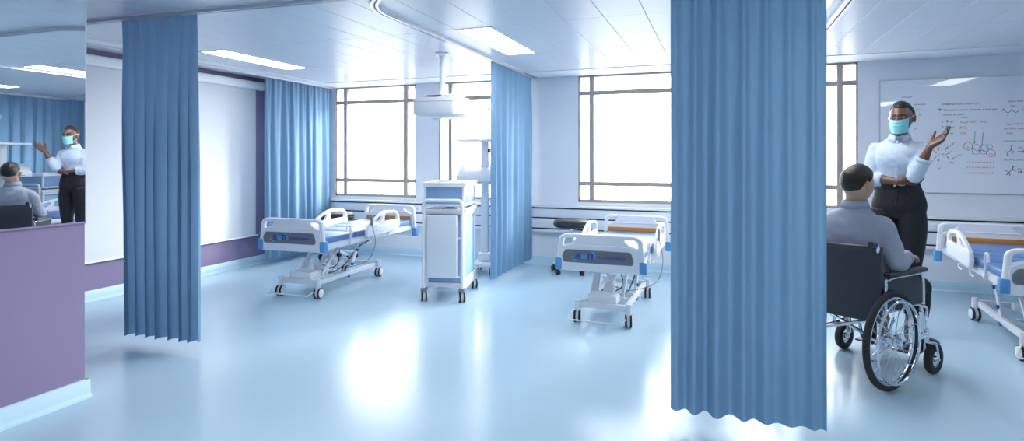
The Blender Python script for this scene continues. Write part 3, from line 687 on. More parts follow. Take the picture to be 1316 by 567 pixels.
# ---------------------------------------------------------------- projector on its ceiling pole
def make_projector():
    t = empty('ceiling_projector', (-2.68, 5.27, ZC)); z = lambda h: h - ZC
    p = MB(); p.cyl((0, 0, 0), (0, 0, z(2.05)), 0.030, seg=24); p.lathe([(0.07, 0.0), (0.07, -0.012), (0.035, -0.03), (0.03, -0.05)], seg=28); p.cyl((0, 0, z(2.10)), (0, 0, z(2.0)), 0.045, 0.05, 24); p.build('pole', M_white, t)
    b = MB(); b.box((-0.01, 0, z(2.045)), (0.36, 0.10, 0.022), 0.008); b.bar((0.08, 0.0, z(2.05)), (0.20, 0.10, z(2.035)), 0.09, 0.03, 0.012); br = b.build('mount_bracket', M_white, t)
    MB().box((-0.07, -0.052, z(2.046)), (0.17, 0.004, 0.009)).build('bracket_slot', M_black, br, smooth=False)
    b = MB(); n = 8; pr = [(1.0, z(2.006), 0.0), (1.0, z(1.862), 0.0), (0.97, z(1.845), 0.01), (0.80, z(1.818), 0.03), (0.74, z(1.814), 0.03)]; rg = []
    base_ = rounded([(-0.25, -0.18), (0.21, -0.18), (0.27, -0.10), (0.27, 0.10), (0.21, 0.18), (-0.25, 0.18)], 0.035)
    rg.append([b.bm.verts.new((x * 0.97, y * 0.97, z(2.014))) for x, y in base_])
    for k_, zz, sh_ in pr: rg.append([b.bm.verts.new((x * k_ + sh_, y * k_, zz)) for x, y in base_])
    for i in range(len(rg) - 1):
        for k in range(len(base_)): j = (k + 1) % len(base_); b.bm.faces.new((rg[i][k], rg[i][j], rg[i + 1][j], rg[i + 1][k]))
    b.bm.faces.new(rg[0][::-1]); b.bm.faces.new(rg[-1]); bd = b.build('housing', M_white, t)
    b = MB(); b.prism(rounded([(0.10, z(1.815)), (0.31, z(1.828)), (0.31, z(1.834)), (0.20, z(1.87))], 0.008), -0.12, 0.12, 'xz'); b.build('lower_flap', M_white, bd)
    MB().tube([(x * 1.002, y * 1.002, z(1.975)) for x, y in base_], 0.002, 6, closed=True).build('housing_seam', M_alu, bd)
    ln = MB(); ln.lathe([(0.002, 0.0), (0.045, 0.0), (0.042, 0.012), (0.030, 0.014), (0.026, 0.006), (0.002, 0.004)], (-0.06, 0, z(1.8125)), (0, 0, -1), 24); ln.build('lens', M_white, bd)
    return t
tag(make_projector(), 'white projector unit hanging from a ceiling pole above the cart', 'projector')

# ---------------------------------------------------------------- projection screen on the purple wall
sx_ = XL + 0.016
t = empty('hanging_projection_screen', (sx_, 4.5, 2.36)); Y0, Y1 = 2.9 - 4.5, 6.03 - 4.5
b = MB(); c = rounded([(0.0, 0.055), (0.09, 0.055), (0.10, 0.0), (0.09, -0.052), (0.0, -0.052)], 0.03)
b.prism([(x, z) for x, z in c], Y0, Y1, 'xz'); b.build('screen_case', M_white, t, ang=40)
e = MB(); e.prism([(x * 1.03, z * 1.03) for x, z in c], Y1, Y1 + 0.018, 'xz'); ec = e.build('end_cap', M_white, t, ang=40)
MB().cyl((0.045, Y1 + 0.017, 0.01), (0.045, Y1 + 0.021, 0.01), 0.012, seg=14).build('cap_screw', M_black, ec)
M_scr = mat('screen_cloth', (0.66, 0.69, 0.73), 0.7, spec=0.2, var=0.005)
sc_ = MB(); sc_.box((0.035, (Y0 + 5.985 - 4.5 - 0.05) / 2 + 0.02, (0.39 - 2.31) / 2 - 0.05), (0.004, 5.985 - 4.5 - Y0 - 0.05, 2.31 - 0.39), 0); sc_.build('screen_fabric', M_scr, t, smooth=False)
MB().cyl((0.035, Y0 + 0.05, 0.385 - 2.36), (0.035, 5.995 - 4.5, 0.385 - 2.36), 0.011, seg=14).build('weight_bar', M_white, t)
tag(t, 'pulled-down white projection screen on the purple wall', 'projection screen')

# ---------------------------------------------------------------- sockets in the trunking
def socket(x, z, single, label):
    t = empty('wall_socket', (x, YW - 0.075, z)); tag(t, label, 'socket', 'trunking sockets')
    w = 0.078
    p = MB().box((0, -0.004, 0), (w, 0.01, 0.078), 0.004).build('socket_plate', M_white, t)
    MB().lathe([(0.024, -0.004), (0.024, 0.002), (0.020, 0.0025), (0.002, 0.0025)], (0, -0.010, 0), (0, -1, 0), 24).build('socket_ring', M_trunk, p)
    if single:
        for s in (-1, 1): MB().cyl((s * 0.009, -0.0115, 0), (s * 0.009, -0.0135, 0), 0.004, seg=10).build('socket_hole', M_black, p)
def wx(px): u = (px - 658) / FPX; return YW * (-.342 + .94 * u) / (.94 + .342 * u)
for px, sgl, lab in ((530.5, 1, 'white socket nearest the head of the bed by the purple wall'), (540.5, 1, 'white socket just left of the white cart'), (791, 1, 'left one of two white sockets above the middle bed headboard'), (803, 1, 'right one of two white sockets above the middle bed headboard'),
                     (838, 0, 'blank white outlet plate beside the foreground curtain'), (1198, 1, 'large white socket below the whiteboard, beside the woman'), (1246, 0, 'blank white outlet plate above the bed under the whiteboard')):
    socket(wx(px), 0.686, sgl, lab)

# ---------------------------------------------------------------- whiteboard with handwriting
M_wb = mat('whiteboard_enamel', (0.80, 0.825, 0.88), 0.25, spec=0.5, var=0.008, vscale=1.5, coat=1.0)
M_wb.node_tree.nodes['Principled BSDF'].inputs['Coat Roughness'].default_value = 0.015
INK = {'k': mat('black_marker', (0.035, 0.04, 0.06), 0.6), 'r': mat('red_marker', (0.50, 0.05, 0.06), 0.6), 'g': mat('green_marker', (0.02, 0.28, 0.16), 0.6), 'b': mat('blue_marker', (0.05, 0.12, 0.5), 0.6)}
bx0, bx1, bz0, bz1 = 1.643, 3.86, 1.034, 2.254
wb = empty('whiteboard', ((bx0 + bx1) / 2, YW, (bz0 + bz1) / 2)); tag(wb, 'wide whiteboard covered with chemistry handwriting behind the woman', 'whiteboard')
W_, H_ = bx1 - bx0, bz1 - bz0
MB().box((0, -0.010, 0), (W_ - 0.004, 0.018, H_ - 0.004)).build('board', M_wb, wb, smooth=False)
b = MB(); e = 0.006
for s in (-1, 1): b.box((s * (W_ / 2 - e / 2), -0.011, 0), (e, 0.022, H_)); b.box((0, -0.011, s * (H_ / 2 - e / 2)), (W_, 0.022, e))
b.build('edge_frame', M_alu, wb, smooth=False)
def bp(px, py):          # where a spot of the board lies, in the board's own frame
    u = (px - 658) / FPX; Z = YW / (.94 + .342 * u)
    return Z * (-.342 + .94 * u) - wb.location.x, CAMH + (204 - py) / FPX * Z - wb.location.z
def write(s, px, py, size, ink, sp=1.0, sh=0.12):
    size *= 0.80
    x, z = bp(px, py); link('writing', text_mesh('writing', s, size, MXZ(x, -0.0196, z), 'LEFT', 0.0004, sh, sp, 0.0), INK[ink], wb)
def strokes(lines, ink, r=0.0022):
    r *= 1.3
    b = MB()
    for ln in lines:
        q = [bp(*p) for p in ln]; b.tube([V((x, -0.0195, z)) for x, z in q], r, 5, ref=(0, 1, 0))
    b.build('drawn_strokes', INK[ink], wb, ang=60)
def arrow(a, c): 
    dx, dy = c[0] - a[0], c[1] - a[1]; L_ = math.hypot(dx, dy); dx /= L_; dy /= L_
    return [[a, c], [(c[0] - 3 * dx - 1.6 * dy, c[1] - 3 * dy + 1.6 * dx), c, (c[0] - 3 * dx + 1.6 * dy, c[1] - 3 * dy - 1.6 * dx)]]
def oval(px, py, rx, ry, tilt=0): return [(px + rx * math.cos(a) * math.cos(tilt) - ry * math.sin(a) * math.sin(tilt), py + rx * math.cos(a) * math.sin(tilt) + ry * math.sin(a) * math.cos(tilt)) for a in [2 * PI * i / 20 for i in range(21)]]
write('elimination', 1174, 135.5, 0.030, 'k'); write('Cl', 1178, 142, 0.03, 'k'); write('H', 1180, 149, 0.03, 'k')
strokes([[(1158, 125.5), (1171, 125.0)], [(1175.3, 150), (1175.5, 158)], [(1176, 141), (1178, 144)]], 'k'); write('sp³', 1174, 166.5, 0.028, 'r')
write('HYBRIDIZATION SHORTCUT', 1209, 135.5, 0.032, 'k', 1.0)
strokes(arrow((1203, 141.3), (1209, 141.0)), 'k'); write('Count the number of atoms + lone pair', 1211, 143.0, 0.035, 'k', 1.03); write('around an atom', 1211, 148.8, 0.035, 'k')
write('examples', 1233.5, 152.0, 0.022, 'r')
write('4', 1209, 157.5, 0.036, 'k'); write('sp³', 1220, 157.5, 0.038, 'k'); write('3', 1209.5, 164.8, 0.036, 'k'); write('sp²', 1220, 164.8, 0.038, 'k'); write('2', 1209.5, 172.5, 0.036, 'k'); write('sp', 1220, 172.5, 0.036, 'k')
strokes(arrow((1213, 156), (1218.5, 156)) + arrow((1213, 163.2), (1218.5, 163.2)) + arrow((1213, 171), (1218.5, 171)), 'k')
write('H₂O', 1233, 158.5, 0.042, 'r'); write('H₃O⁺', 1244, 157.5, 0.038, 'r'); write('NH₄⁺', 1257.5, 157.5, 0.038, 'r'); write('BCl₃', 1232, 165.5, 0.042, 'r'); write('CO₂', 1233, 172.5, 0.034, 'r')
# alkene sketch with bent-bond arrows
write('C', 1203.5, 201, 0.045, 'k'); write('C', 1213, 201, 0.045, 'k'); write('H', 1195.5, 208, 0.03, 'k'); write('H', 1220, 196, 0.03, 'k'); write('CH₃', 1218, 210, 0.032, 'k')
strokes([[(1209, 198), (1212, 198)], [(1209, 200), (1212, 200)], [(1198, 193), (1202.5, 197)], [(1202.5, 201), (1199, 204.5)], [(1216.5, 198), (1219.5, 196)], [(1216, 201), (1219, 205.5)]], 'k')
strokes(arrow((1208, 184.5), (1201, 189)) + [[(1212.5, 184.5), (1208, 186)]][:0] + arrow((1224, 185), (1215, 191)) + arrow((1230, 200), (1222.5, 205)) + arrow((1204.5, 212), (1205, 204)), 'g', 0.002)
write('sp²', 1206, 185.5, 0.033, 'g'); write('sp²', 1222, 184.5, 0.033, 'g'); write('sp³', 1230, 200.5, 0.033, 'g'); write('sp²', 1204, 217, 0.033, 'g'); strokes([[(1205.3, 194), (1205.8, 190)], [(1214, 194.5), (1214.5, 190.5)]], 'r', 0.002)
# allene sketch with orbitals
strokes([oval(1243, 188, 5.5, 5, 0), oval(1272, 197, 6, 4.5, 0.2), [(1248, 190), (1254, 194), (1262, 193), (1268, 196)]], 'r', 0.0018)
strokes([oval(1254, 192, 6, 6.5, 0.5), oval(1263, 192, 6.5, 6, -0.5), oval(1270, 188.5, 4.5, 2.5, 0.1)], 'b', 0.0014)
write('H', 1241.5, 190.5, 0.032, 'r'); write('CH₃', 1269, 199, 0.026, 'r'); write('C', 1249, 192.5, 0.032, 'k'); write('C', 1256, 195, 0.034, 'k'); write('C', 1261.5, 195, 0.032, 'k'); write('H', 1247.5, 198.5, 0.026, 'k')
strokes(arrow((1252, 169), (1251, 185)), 'g', 0.002); strokes([[(1262.5, 170.5), (1260.5, 189)]], 'b', 0.002)
write('1 is in same plane as 3', 1241, 209.5, 0.032, 'r', 1.02); write('2 is in same plane as 4', 1241, 216, 0.032, 'r', 1.02); write('∴ 1 is in same plane as 4', 1236, 223, 0.032, 'r', 1.02)
# right-hand column
write('Quick note', 1294, 131.5, 0.034, 'k'); write('OH', 1297, 137.5, 0.028, 'k'); strokes([[(1290, 143), (1294, 145.5), (1299, 142), (1304, 145), (1309, 142)], [(1299, 142), (1299, 137.5)]], 'k')
strokes(arrow((1286, 141), (1290.5, 141.5)), 'r'); strokes(arrow((1310.5, 141.3), (1324, 141)), 'k'); write('HCl', 1312, 138.8, 0.028, 'k'); write('a', 1292, 149, 0.026, 'r'); write('b', 1302.5, 149.5, 0.026, 'r')
write('Approach A', 1292, 160.5, 0.034, 'r'); write('and B are equally', 1289, 166.5, 0.034, 'r'); write('likely', 1292, 172.5, 0.034, 'r')
write('HYDRIDE SHIFT', 1288, 182.8, 0.033, 'g'); write('OH', 1296, 188, 0.026, 'k'); write('H', 1298.5, 197.5, 0.024, 'k'); strokes([[(1290, 194.5), (1294, 196.5), (1298, 192.5), (1302, 195.5)], [(1298, 192.5), (1298, 188.5)], [(1294, 196.5), (1293, 200)]], 'k')
strokes(arrow((1306, 195), (1316, 194.5)), 'k'); write('HCl', 1307, 191, 0.028, 'k'); write('METHYL SHIFT', 1288, 206.5, 0.033, 'g')
write('OH', 1298, 215, 0.028, 'k'); strokes([[(1290, 218.5), (1295, 221.5), (1300, 217.5), (1304, 220)], [(1300, 217.5), (1300.5, 214.5)], [(1295, 221.5), (1292, 225)], [(1295, 221.5), (1297, 225.5)]], 'k'); strokes(arrow((1306.5, 221), (1312.5, 221)), 'k'); write('HCl', 1306, 218, 0.026, 'k')
# ---------------------------------------------------------------- figures
M_skin_d = mat('deep_brown_skin', (0.155, 0.070, 0.045), 0.40, spec=0.5, var=0.10, vscale=22, bump=0.03, bscale=180)
M_skin_l = mat('light_brown_skin', (0.50, 0.30, 0.215), 0.45, spec=0.4, var=0.06, vscale=22)
M_hair = mat('black_hair', (0.012, 0.010, 0.010), 0.45, spec=0.4, var=0.3, vscale=60, bump=0.5, bscale=150)
M_hair_m = mat('short_black_hair', (0.016, 0.014, 0.013), 0.42, spec=0.4, var=0.3, vscale=60, bump=0.4, bscale=140)
M_trouser = mat('black_denim', (0.017, 0.018, 0.023), 0.62, spec=0.25, var=0.2, vscale=40, bump=0.05, bscale=90)
M_mask = mat('turquoise_mask', (0.30, 0.68, 0.72), 0.65, spec=0.2, var=0.02)
M_maskw = mat('white_loop', (0.75, 0.78, 0.80), 0.6)
M_gold = mat('brass_button', (0.80, 0.62, 0.35), 0.25, metal=1.0)
M_eye = mat('eye_white', (0.70, 0.69, 0.68), 0.25); M_iris = mat('dark_iris', (0.015, 0.008, 0.006), 0.12)
M_shoe = mat('black_leather', (0.012, 0.012, 0.014), 0.3)
def shirt_mat(name, c1, c2, stripes):
    m = mat(name, c1, 0.72, spec=0.2, var=0.03, bump=0.10, bscale=7)
    nt = m.node_tree; N = nt.nodes; L = nt.links; b = N['Principled BSDF']
    if stripes:
        tc = N.new('ShaderNodeTexCoord'); wv = N.new('ShaderNodeTexWave'); wv.wave_type = 'BANDS'; wv.bands_direction = 'X'
        wv.inputs['Scale'].default_value = 40; wv.inputs['Distortion'].default_value = 0.6; wv.inputs['Detail Scale'].default_value = 0.6
        L.new(tc.outputs['Object'], wv.inputs['Vector'])
        mx = N.new('ShaderNodeMix'); mx.data_type = 'RGBA'; mx.inputs[6].default_value = (*c1, 1); mx.inputs[7].default_value = (*c2, 1)
        L.new(wv.outputs['Fac'], mx.inputs[0]); L.new(mx.outputs[2], b.inputs['Base Color'])
    return m
M_blouse = shirt_mat('pale_blue_striped_cotton', (0.50, 0.59, 0.72), (0.60, 0.67, 0.77), True)
M_shirt = shirt_mat('grey_blue_cotton', (0.33, 0.345, 0.42), (0.34, 0.36, 0.43), False)

def G(x, s): return math.exp(-(x / s) ** 2)
def head_point(th, ph, nose=1.0, fem=0.0):
    """unit head (about 1 tall): th = azimuth from the face (+ to the figure's left), ph = elevation. Face looks along -Y."""
    cx, sx = math.cos(th), math.sin(th); ce, se = math.cos(ph), math.sin(ph)
    x, y, z = sx * ce * (0.315 if fem else 0.325), -cx * ce * 0.43, se * 0.5
    front = max(0.0, cx * ce)
    if z > 0: y *= 1.0 + 0.03 * z; x *= 1.0 - 0.05 * z
    low = max(0.0, -z) / 0.5
    x *= 1.0 - (0.42 if fem else 0.34) * low ** 1.6 * 0.9
    if y > 0: y *= 1.0 - 0.45 * low ** 1.2
    else: y *= 1.0 - 0.10 * low ** 2
    if cx < 0 and z > -0.15: y += 0.05 * G(z - 0.12, 0.25) * (-cx)
    fr = front ** 2
    y += -fr * nose * (0.085 * G(x, 0.05) * G(z + 0.10, 0.075) + 0.04 * G(x, 0.03) * G(z + 0.01, 0.10))           # nose
    y += fr * (0.055 * (G(x - 0.135, 0.075) + G(x + 0.135, 0.075)) * G(z - 0.015, 0.05))                              # eye sockets
    y += -fr * 0.022 * G(z - 0.095, 0.04) * G(x, 0.24)                                                               # brow
    y += -fr * 0.02 * (G(x - 0.17, 0.08) + G(x + 0.17, 0.08)) * G(z + 0.11, 0.08)                                    # cheeks
    y += -fr * (0.028 * G(x, 0.09) * G(z + 0.25, 0.035) - 0.012 * G(x, 0.10) * G(z + 0.275, 0.012) + 0.022 * G(x, 0.08) * G(z + 0.295, 0.03) + 0.045 * G(x, 0.10) * G(z + 0.42, 0.07)) # lips, chin
    return V((x, y, z))
def head_surf(mb, M, H, off=lambda th, ph: 0.0, nose=1.0, fem=0, nt=72, npp=48, t0=-PI, t1=PI, p0=-PI / 2, p1=PI / 2, thick=0.0):
    """grid of the head surface; closed when the ranges are full"""
    full = t1 - t0 > 2 * PI - 1e-6; rows = []
    for j in range(npp + 1):
        ph = p0 + (p1 - p0) * j / npp; row = []
        for i in range(nt if full else nt + 1):
            th = t0 + (t1 - t0) * i / nt
            p = head_point(th, ph, nose, fem); n = V((p.x, p.y, p.z * 0.8)).normalized()
            row.append(mb.bm.verts.new(M @ ((p * H) + n * off(th, ph))))
        rows.append(row)
    n = len(rows[0])
    for j in range(npp):
        for i in range(n if full else n - 1):
            mb.bm.faces.new((rows[j][i], rows[j][(i + 1) % n], rows[j + 1][(i + 1) % n], rows[j + 1][i]))
    if full:
        bmesh.ops.remove_doubles(mb.bm, verts=rows[0] + rows[-1], dist=1e-4)
    return mb
def ears(mb, M, H, s_=1.0):
    for s in (-1, 1):
        c = M @ V((s * (0.300 + 0.030 * s_) * H, (0.015 + 0.02 * s_) * H, -0.03 * H)); rot = (M.to_3x3().normalized() @ Matrix.Rotation(s * R(-18 * s_), 3, 'Z') @ Matrix.Rotation(R(-10), 3, 'X'))
        mb.ball(c, (0.042 * H, 0.075 * H, 0.125 * H), 14, rot); mb.ball(c + rot @ V((s * 0.028 * H * s_, 0.012 * H * (s_ - 1), 0)), (0.018 * H, 0.076 * H, 0.128 * H), 12, rot)
def hand(mb, wrist, d, n, side, sc=1.0, curl=(0.35,) * 4, spread=0.10, thumb=(0.6, 0.5), wr=(0.027, 0.019)):
    """wrist, d = finger direction, n = palm normal, side = +1/-1: thumb lies along side * (n x d)"""
    d = V(d).normalized(); n = (V(n) - d * d.dot(V(n))).normalized(); t = n.cross(d) * side; W = V(wrist)
    P = lambda a, b, c: W + (d * a + t * b + n * c) * sc
    def ring(a, b, c, ra, rb): p = P(a, b, c); return (p.x, p.y, p.z, ra * sc, rb * sc)
    mb.loft([ring(-0.02, 0, 0, wr[0], wr[1]), ring(0.0, 0, 0, wr[0], wr[1]), ring(0.03, 0.003, 0, 0.034, 0.0165), ring(0.065, 0.001, 0, 0.040, 0.0145), ring(0.088, 0, -0.001, 0.039, 0.0125), ring(0.097, 0, -0.002, 0.033, 0.009)], ref=tuple(t), sub=3, seg=16, ex=2.4)
    lens = (0.072, 0.080, 0.075, 0.058); offs = (0.0285, 0.0095, -0.0095, -0.027); base = (0.086, 0.091, 0.088, 0.080)
    for k in range(4):
        L_ = lens[k]; a = spread * (1.5 - k) ; dd = d * math.cos(a) + t * math.sin(a); c = curl[k]; pts = [P(base[k] - 0.02, offs[k], 0)]
        p = P(base[k], offs[k], 0); pts.append(p); ang = c * 0.6
        for seg_, q in ((0.45, 1.0), (0.30, 1.2), (0.25, 0.8)):
            p = p + (dd * math.cos(ang) + n * math.sin(ang)) * L_ * seg_ * sc; pts.append(p); ang += c * q
        rr_ = [0.0095, 0.0098, 0.0088, 0.0080, 0.0062]
        if k == 3: rr_ = [q * 0.86 for q in rr_]
        mb.loft([(*p, r * sc, r * sc * 0.92) for p, r in zip(pts, rr_)], ref=tuple(t), sub=3, seg=10); mb.ball(pts[-1], 0.0062 * sc * (0.86 if k == 3 else 1), 10)
    o, c = thumb
    pts = [P(0.012, 0.014, 0.004), P(0.034, 0.036, 0.010)]; p = pts[-1]
    dv = (d * math.cos(o) + t * math.sin(o) + n * 0.25 * c).normalized(); pts.append(p + dv * 0.032 * sc)
    dv2 = (d * math.cos(o * 0.5) + t * math.sin(o * 0.5) + n * 0.35 * c).normalized(); pts.append(pts[-1] + dv2 * 0.028 * sc)
    mb.loft([(*p, r * sc, r * sc) for p, r in zip(pts, (0.016, 0.0145, 0.0108, 0.0078))], ref=tuple(n), sub=3, seg=10); mb.ball(pts[-1], 0.0078 * sc, 10)
def foot(mb, ankle, fwd, sc=1.0, z0=0.0, heel=0.0, pad=0.0):
    """ankle -> toe loft; sole at z0 (ball of the foot) and z0 + heel under the heel"""
    f = V((fwd[0], fwd[1], 0)).normalized(); a = V(ankle); sd = (-f.y, f.x, 0)
    def ring(u, z, rw, rh): p = a + f * u * sc; return (p.x, p.y, z, rw * sc + pad, rh * sc + pad)
    h = heel
    mb.loft([ring(-0.055, z0 + h + 0.045 * sc, 0.020, 0.022), ring(-0.045, z0 + h + 0.038 * sc, 0.030, 0.035), ring(0.0, z0 + h * 0.8 + 0.045 * sc, 0.034, 0.045), ring(0.07, z0 + h * 0.45 + 0.036 * sc, 0.040, 0.034), ring(0.13, z0 + 0.026 * sc, 0.046, 0.025), ring(0.175, z0 + 0.019 * sc, 0.040, 0.018), ring(0.195, z0 + 0.015 * sc, 0.026, 0.012)], ref=sd, sub=3, seg=16)

def collar(mb, c, rx, ry, z0, z1, lean, gap, pts_front):
    """turn-down collar: stand + fall as a strip round the neck, open at the front"""
    rows = [[], [], [], []]; n = 40; b = mb.bm
    for i in range(n + 1):
        a = gap + (2 * PI - 2 * gap) * i / n; sx, cy = math.sin(a), -math.cos(a)
        fr = max(0, math.cos(a)) ** 2
        zf = lean * cy
        rows[0].append(b.verts.new((c[0] + sx * rx, c[1] + cy * ry, z0 + zf))); rows[1].append(b.verts.new((c[0] + sx * rx * 1.0, c[1] + cy * ry, z1 + zf)))
        rows[2].append(b.verts.new((c[0] + sx * (rx + 0.008), c[1] + cy * (ry + 0.008), z1 + zf - 0.003)))
        rows[3].append(b.verts.new((c[0] + sx * (rx + 0.022 + 0.012 * fr), c[1] + cy * (ry + 0.022 + 0.006 * fr), z0 + zf - 0.002 - pts_front * fr)))
    for r in range(3):
        for i in range(n): b.faces.new((rows[r][i], rows[r][i + 1], rows[r + 1][i + 1], rows[r + 1][i]))

# ---------------------------------------------------------------- the standing woman (local frame: faces -Y, her left is +X)
def make_woman():
    S = 1.09; A = MB()
    HM = Matrix.Translation((0.034, -0.030, 1.722)) @ Matrix.Rotation(R(-8), 4, 'Z') @ Matrix.Rotation(R(3), 4, 'X'); HH = 0.248
    torso = [(0, .012, .93, .10, .085), (.008, .015, .97, .158, .11), (.012, .014, 1.03, .178, .125), (.010, .008, 1.11, .162, .112), (0, .004, 1.19, .138, .096), (0.005, 0, 1.25, .132, .092), (0.008, -.006, 1.33, .138, .104), (0.01, -.014, 1.40, .148, .116), (0.012, -.002, 1.46, .150, .102), (0.014, .006, 1.508, .128, .080), (0.017, .010, 1.542, .086, .062), (0.018, .012, 1.575, .062, .054)]
    neck = [(.014, .014, 1.53, .066, .060), (0.020, .004, 1.58, .054, .054), (0.027, -.010, 1.64, .051, .054), (0.031, -.016, 1.70, .051, .056)]
    sh = {-1: V((-.136, .006, 1.468)), 1: V((.158, .006, 1.468))}
    el = {-1: V((-.176, -.03, 1.240)), 1: V((.128, -.165, 1.268))}
    wr = {-1: V((.035, -.135, 1.222)), 1: V((.228, -.215, 1.492))}
    def arm(s, ps=0.0, t_end=1.0, m=None):
        a, e, w = sh[s], el[s], wr[s]; m = m or A
        up = [(a * (1 - t) + e * t, r) for t, r in ((-0.06, .034), (0.0, .046), (.12, .051), (.3, .050), (.6, .045), (.92, .040))]
        fo = [(e * (1 - t) + w * t, r) for t, r in ((.0, .041), (.08, .042), (.28, .043), (.55, .037), (.85, .028), (1.0, .025)) if t <= t_end]
        if t_end < 1: fo.append((e * (1 - t_end) + w * t_end, .036))
        m.loft([(*p, r + ps, r + ps) for p, r in up], ref=(0, 1, 0), sub=4, seg=16); m.ball(e, .0405 + ps, 18)
        m.loft([(*p, r + ps, (r + ps) * (0.9 if t_end == 1 and i > 3 else 1)) for i, (p, r) in enumerate(fo)], ref=(0, 1, 0), sub=4, seg=16); m.ball(a, .050 + ps, 18)
    A.loft(torso, sub=4, seg=28, ex=2.15); A.loft(neck, sub=4, seg=20)
    for s in (-1, 1): arm(s)
    hand(A, wr[1], (.70, -.10, .62), (-.50, -.52, .62), 1, S, (0.12, 0.20, 0.38, 0.55), 0.13, (0.75, 0.9), (.025, .019))
    hand(A, wr[-1], (.98, .10, -.03), (.10, .60, .75), -1, S, (0.65, 0.7, 0.75, 0.75), 0.03, (0.35, 0.5), (.025, .019))
    def leg(s, m, p=0.0, zmin=0.0):
        rg = [(s * .088, .014, .985, .094, .108), (s * .096, .008, .92, .096, .106), (s * .102, .002, .82, .090, .096), (s * .103, -.004, .70, .076, .082), (s * .098, -.008, .57, .060, .064), (s * .095, -.004, .50, .055, .058), (s * .093, .012, .40, .053, .058), (s * .090, .022, .28, .043, .047), (s * .087, .024, .17, .034, .037), (s * .086, .02, .09, .033, .037)]
        m.loft([(x, y, z, a + p, b + p) for x, y, z, a, b in rg if z > zmin], sub=4, seg=20)
    for s in (-1, 1): leg(s, A); foot(A, (s * .086, .012, 0), (s * .18, -1), S * .95, 0.012, 0.055)
    head_surf(A, HM, HH, fem=1); ears(A, HM, HH)
    body = link('person', remeshed(A, 'person', 0.0048, 2), M_skin_d)
    # hair: close-cropped cap
    def hoff(th, ph):
        z = math.sin(ph); f = math.cos(th) * math.cos(ph)
        line = 0.50 if f > 0.35 else (0.50 - (0.35 - f) * 0.92)
        k = (z - line) / 0.22; k = max(0, min(1, k))
        return -0.010 + 0.020 * k * k * (3 - 2 * k) + (0.008 * G(f + 0.55, 0.35) * G(z - 0.45, 0.4) if k >= 1 else 0)
    link('hair', head_surf(MB(), HM, HH, hoff, 1, 1, 96, 72).mesh('hair', True, 180), M_hair, body)
    # eyes, brows
    for s in (-1, 1):
        e = MB(); c = HM @ V((s * .128 * HH, -.378 * HH, .012 * HH)); e.ball(c, (.0135, .0125, .0078), 16, HM.to_3x3()); ew = e.build('eye', M_eye, body, ang=180)
        MB().ball(HM @ V((s * .128 * HH - .001, -.378 * HH - .0105, .012 * HH)), (.0060, .004, .0066), 14).build('iris', M_iris, ew, ang=180)
        lid = MB(); lid.tube([HM @ V((s * .128 * HH + .0165 * math.cos(R(a)), -.378 * HH - .0115 + .004 * abs(math.cos(R(a))) * 1.5, .012 * HH + .0085 * math.sin(R(a)))) for a in range(0, 181, 15)], .0028, 6); lid.build('upper_eyelid', M_skin_d, body)
        br = MB(); br.tube([HM @ (head_point(s * q, .21 - .05 * (q - .42) ** 2 * 6 + 0.02 * (q > .5), 1, 1) * HH * 1.012) for q in (.17, .27, .37, .47, .57, .66)], [.0025, .0038, .0040, .0034, .0028, .0015], 6); br.build('eyebrow', M_hair, body)
    # face mask with pleats and ear loops
    mk = MB(); nt, npz = 40, 36; rows = []
    for layer in (0, 1):
        for j in range(npz + 1):
            v = j / npz; z = -0.075 + (-0.505 + 0.075) * v; row = []
            for i in range(nt + 1):
                u = i / nt * 2 - 1; wx = (0.262 - 0.03 * v) * u; zz = z + 0.055 * u * u * (1 - v) - 0.0 + 0.05 * u * u * v
                yb = -0.545 + 0.05 * v ** 2 + 0.62 * abs(u) ** 2.3 * 0.42 + 0.055 * abs(v - .40) - 0.02 * G(u, .25) * G(v - .05, .2)
                if abs(v - 0.92) < 0.1: yb += 0.0
                pl = 0.0035 * (((v * 4.0) % 1.0) - 0.5) * (1 - u * u)
                row.append(mk.bm.verts.new(HM @ V((wx * HH, yb * HH - pl + layer * 0.004, zz * HH))))
            rows.append(row)
    for base_ in (0, npz + 1):
        for j in range(npz):
            for i in range(nt): mk.bm.faces.new((rows[base_ + j][i], rows[base_ + j][i + 1], rows[base_ + j + 1][i + 1], rows[base_ + j + 1][i]))
    n2 = npz + 1
    for i in range(nt):
        for j in (0, npz): mk.bm.faces.new((rows[j][i], rows[j][i + 1], rows[n2 + j][i + 1], rows[n2 + j][i]))
    for j in range(npz):
        for i in (0, nt): mk.bm.faces.new((rows[j][i], rows[j + 1][i], rows[n2 + j + 1][i], rows[n2 + j][i]))
    mko = mk.build('face_mask', M_mask, body, ang=60)
    for s in (-1, 1):
        lp = MB(); lp.tube([V(q) for q in catmull([tuple(HM @ (V(p) * HH)) for p in ((s * .262, -.30, -.03), (s * .325, -.12, .02), (s * .365, .03, .08), (s * .372, .10, 0.0), (s * .35, .03, -.16), (s * .29, -.16, -.30), (s * .235, -.28, -.42))], 4)], .0018, 6); lp.build('ear_loop', M_maskw, mko)
    # blouse
    B = MB(); B.loft([(x, y, z, a + .010 + (.004 if z < 1.2 else 0), b + .012 + (.006 if z < 1.2 else .004)) for x, y, z, a, b in [(0, .005, 1.182, .124, .084), (0, .005, 1.198, .140, .098)] + torso[4:9]] + [(0.014, .008, 1.512, .126, .084), (0.017, .010, 1.548, .090, .068), (0.020, .006, 1.575, .066, .062), (0.021, .004, 1.588, .060, .058)], sub=4, seg=32, ex=2.15)
    arm(-1, .0135, .42, B); arm(1, .0135, .56, B)
    B.ball((-.098, .008, 1.478), (.060, .055, .046), 18); B.ball((.122, .008, 1.478), (.060, .055, .046), 18)
    rb = random.Random(4)
    bl = link('blouse', remeshed(B, 'blouse', 0.006, 9), M_blouse, body)
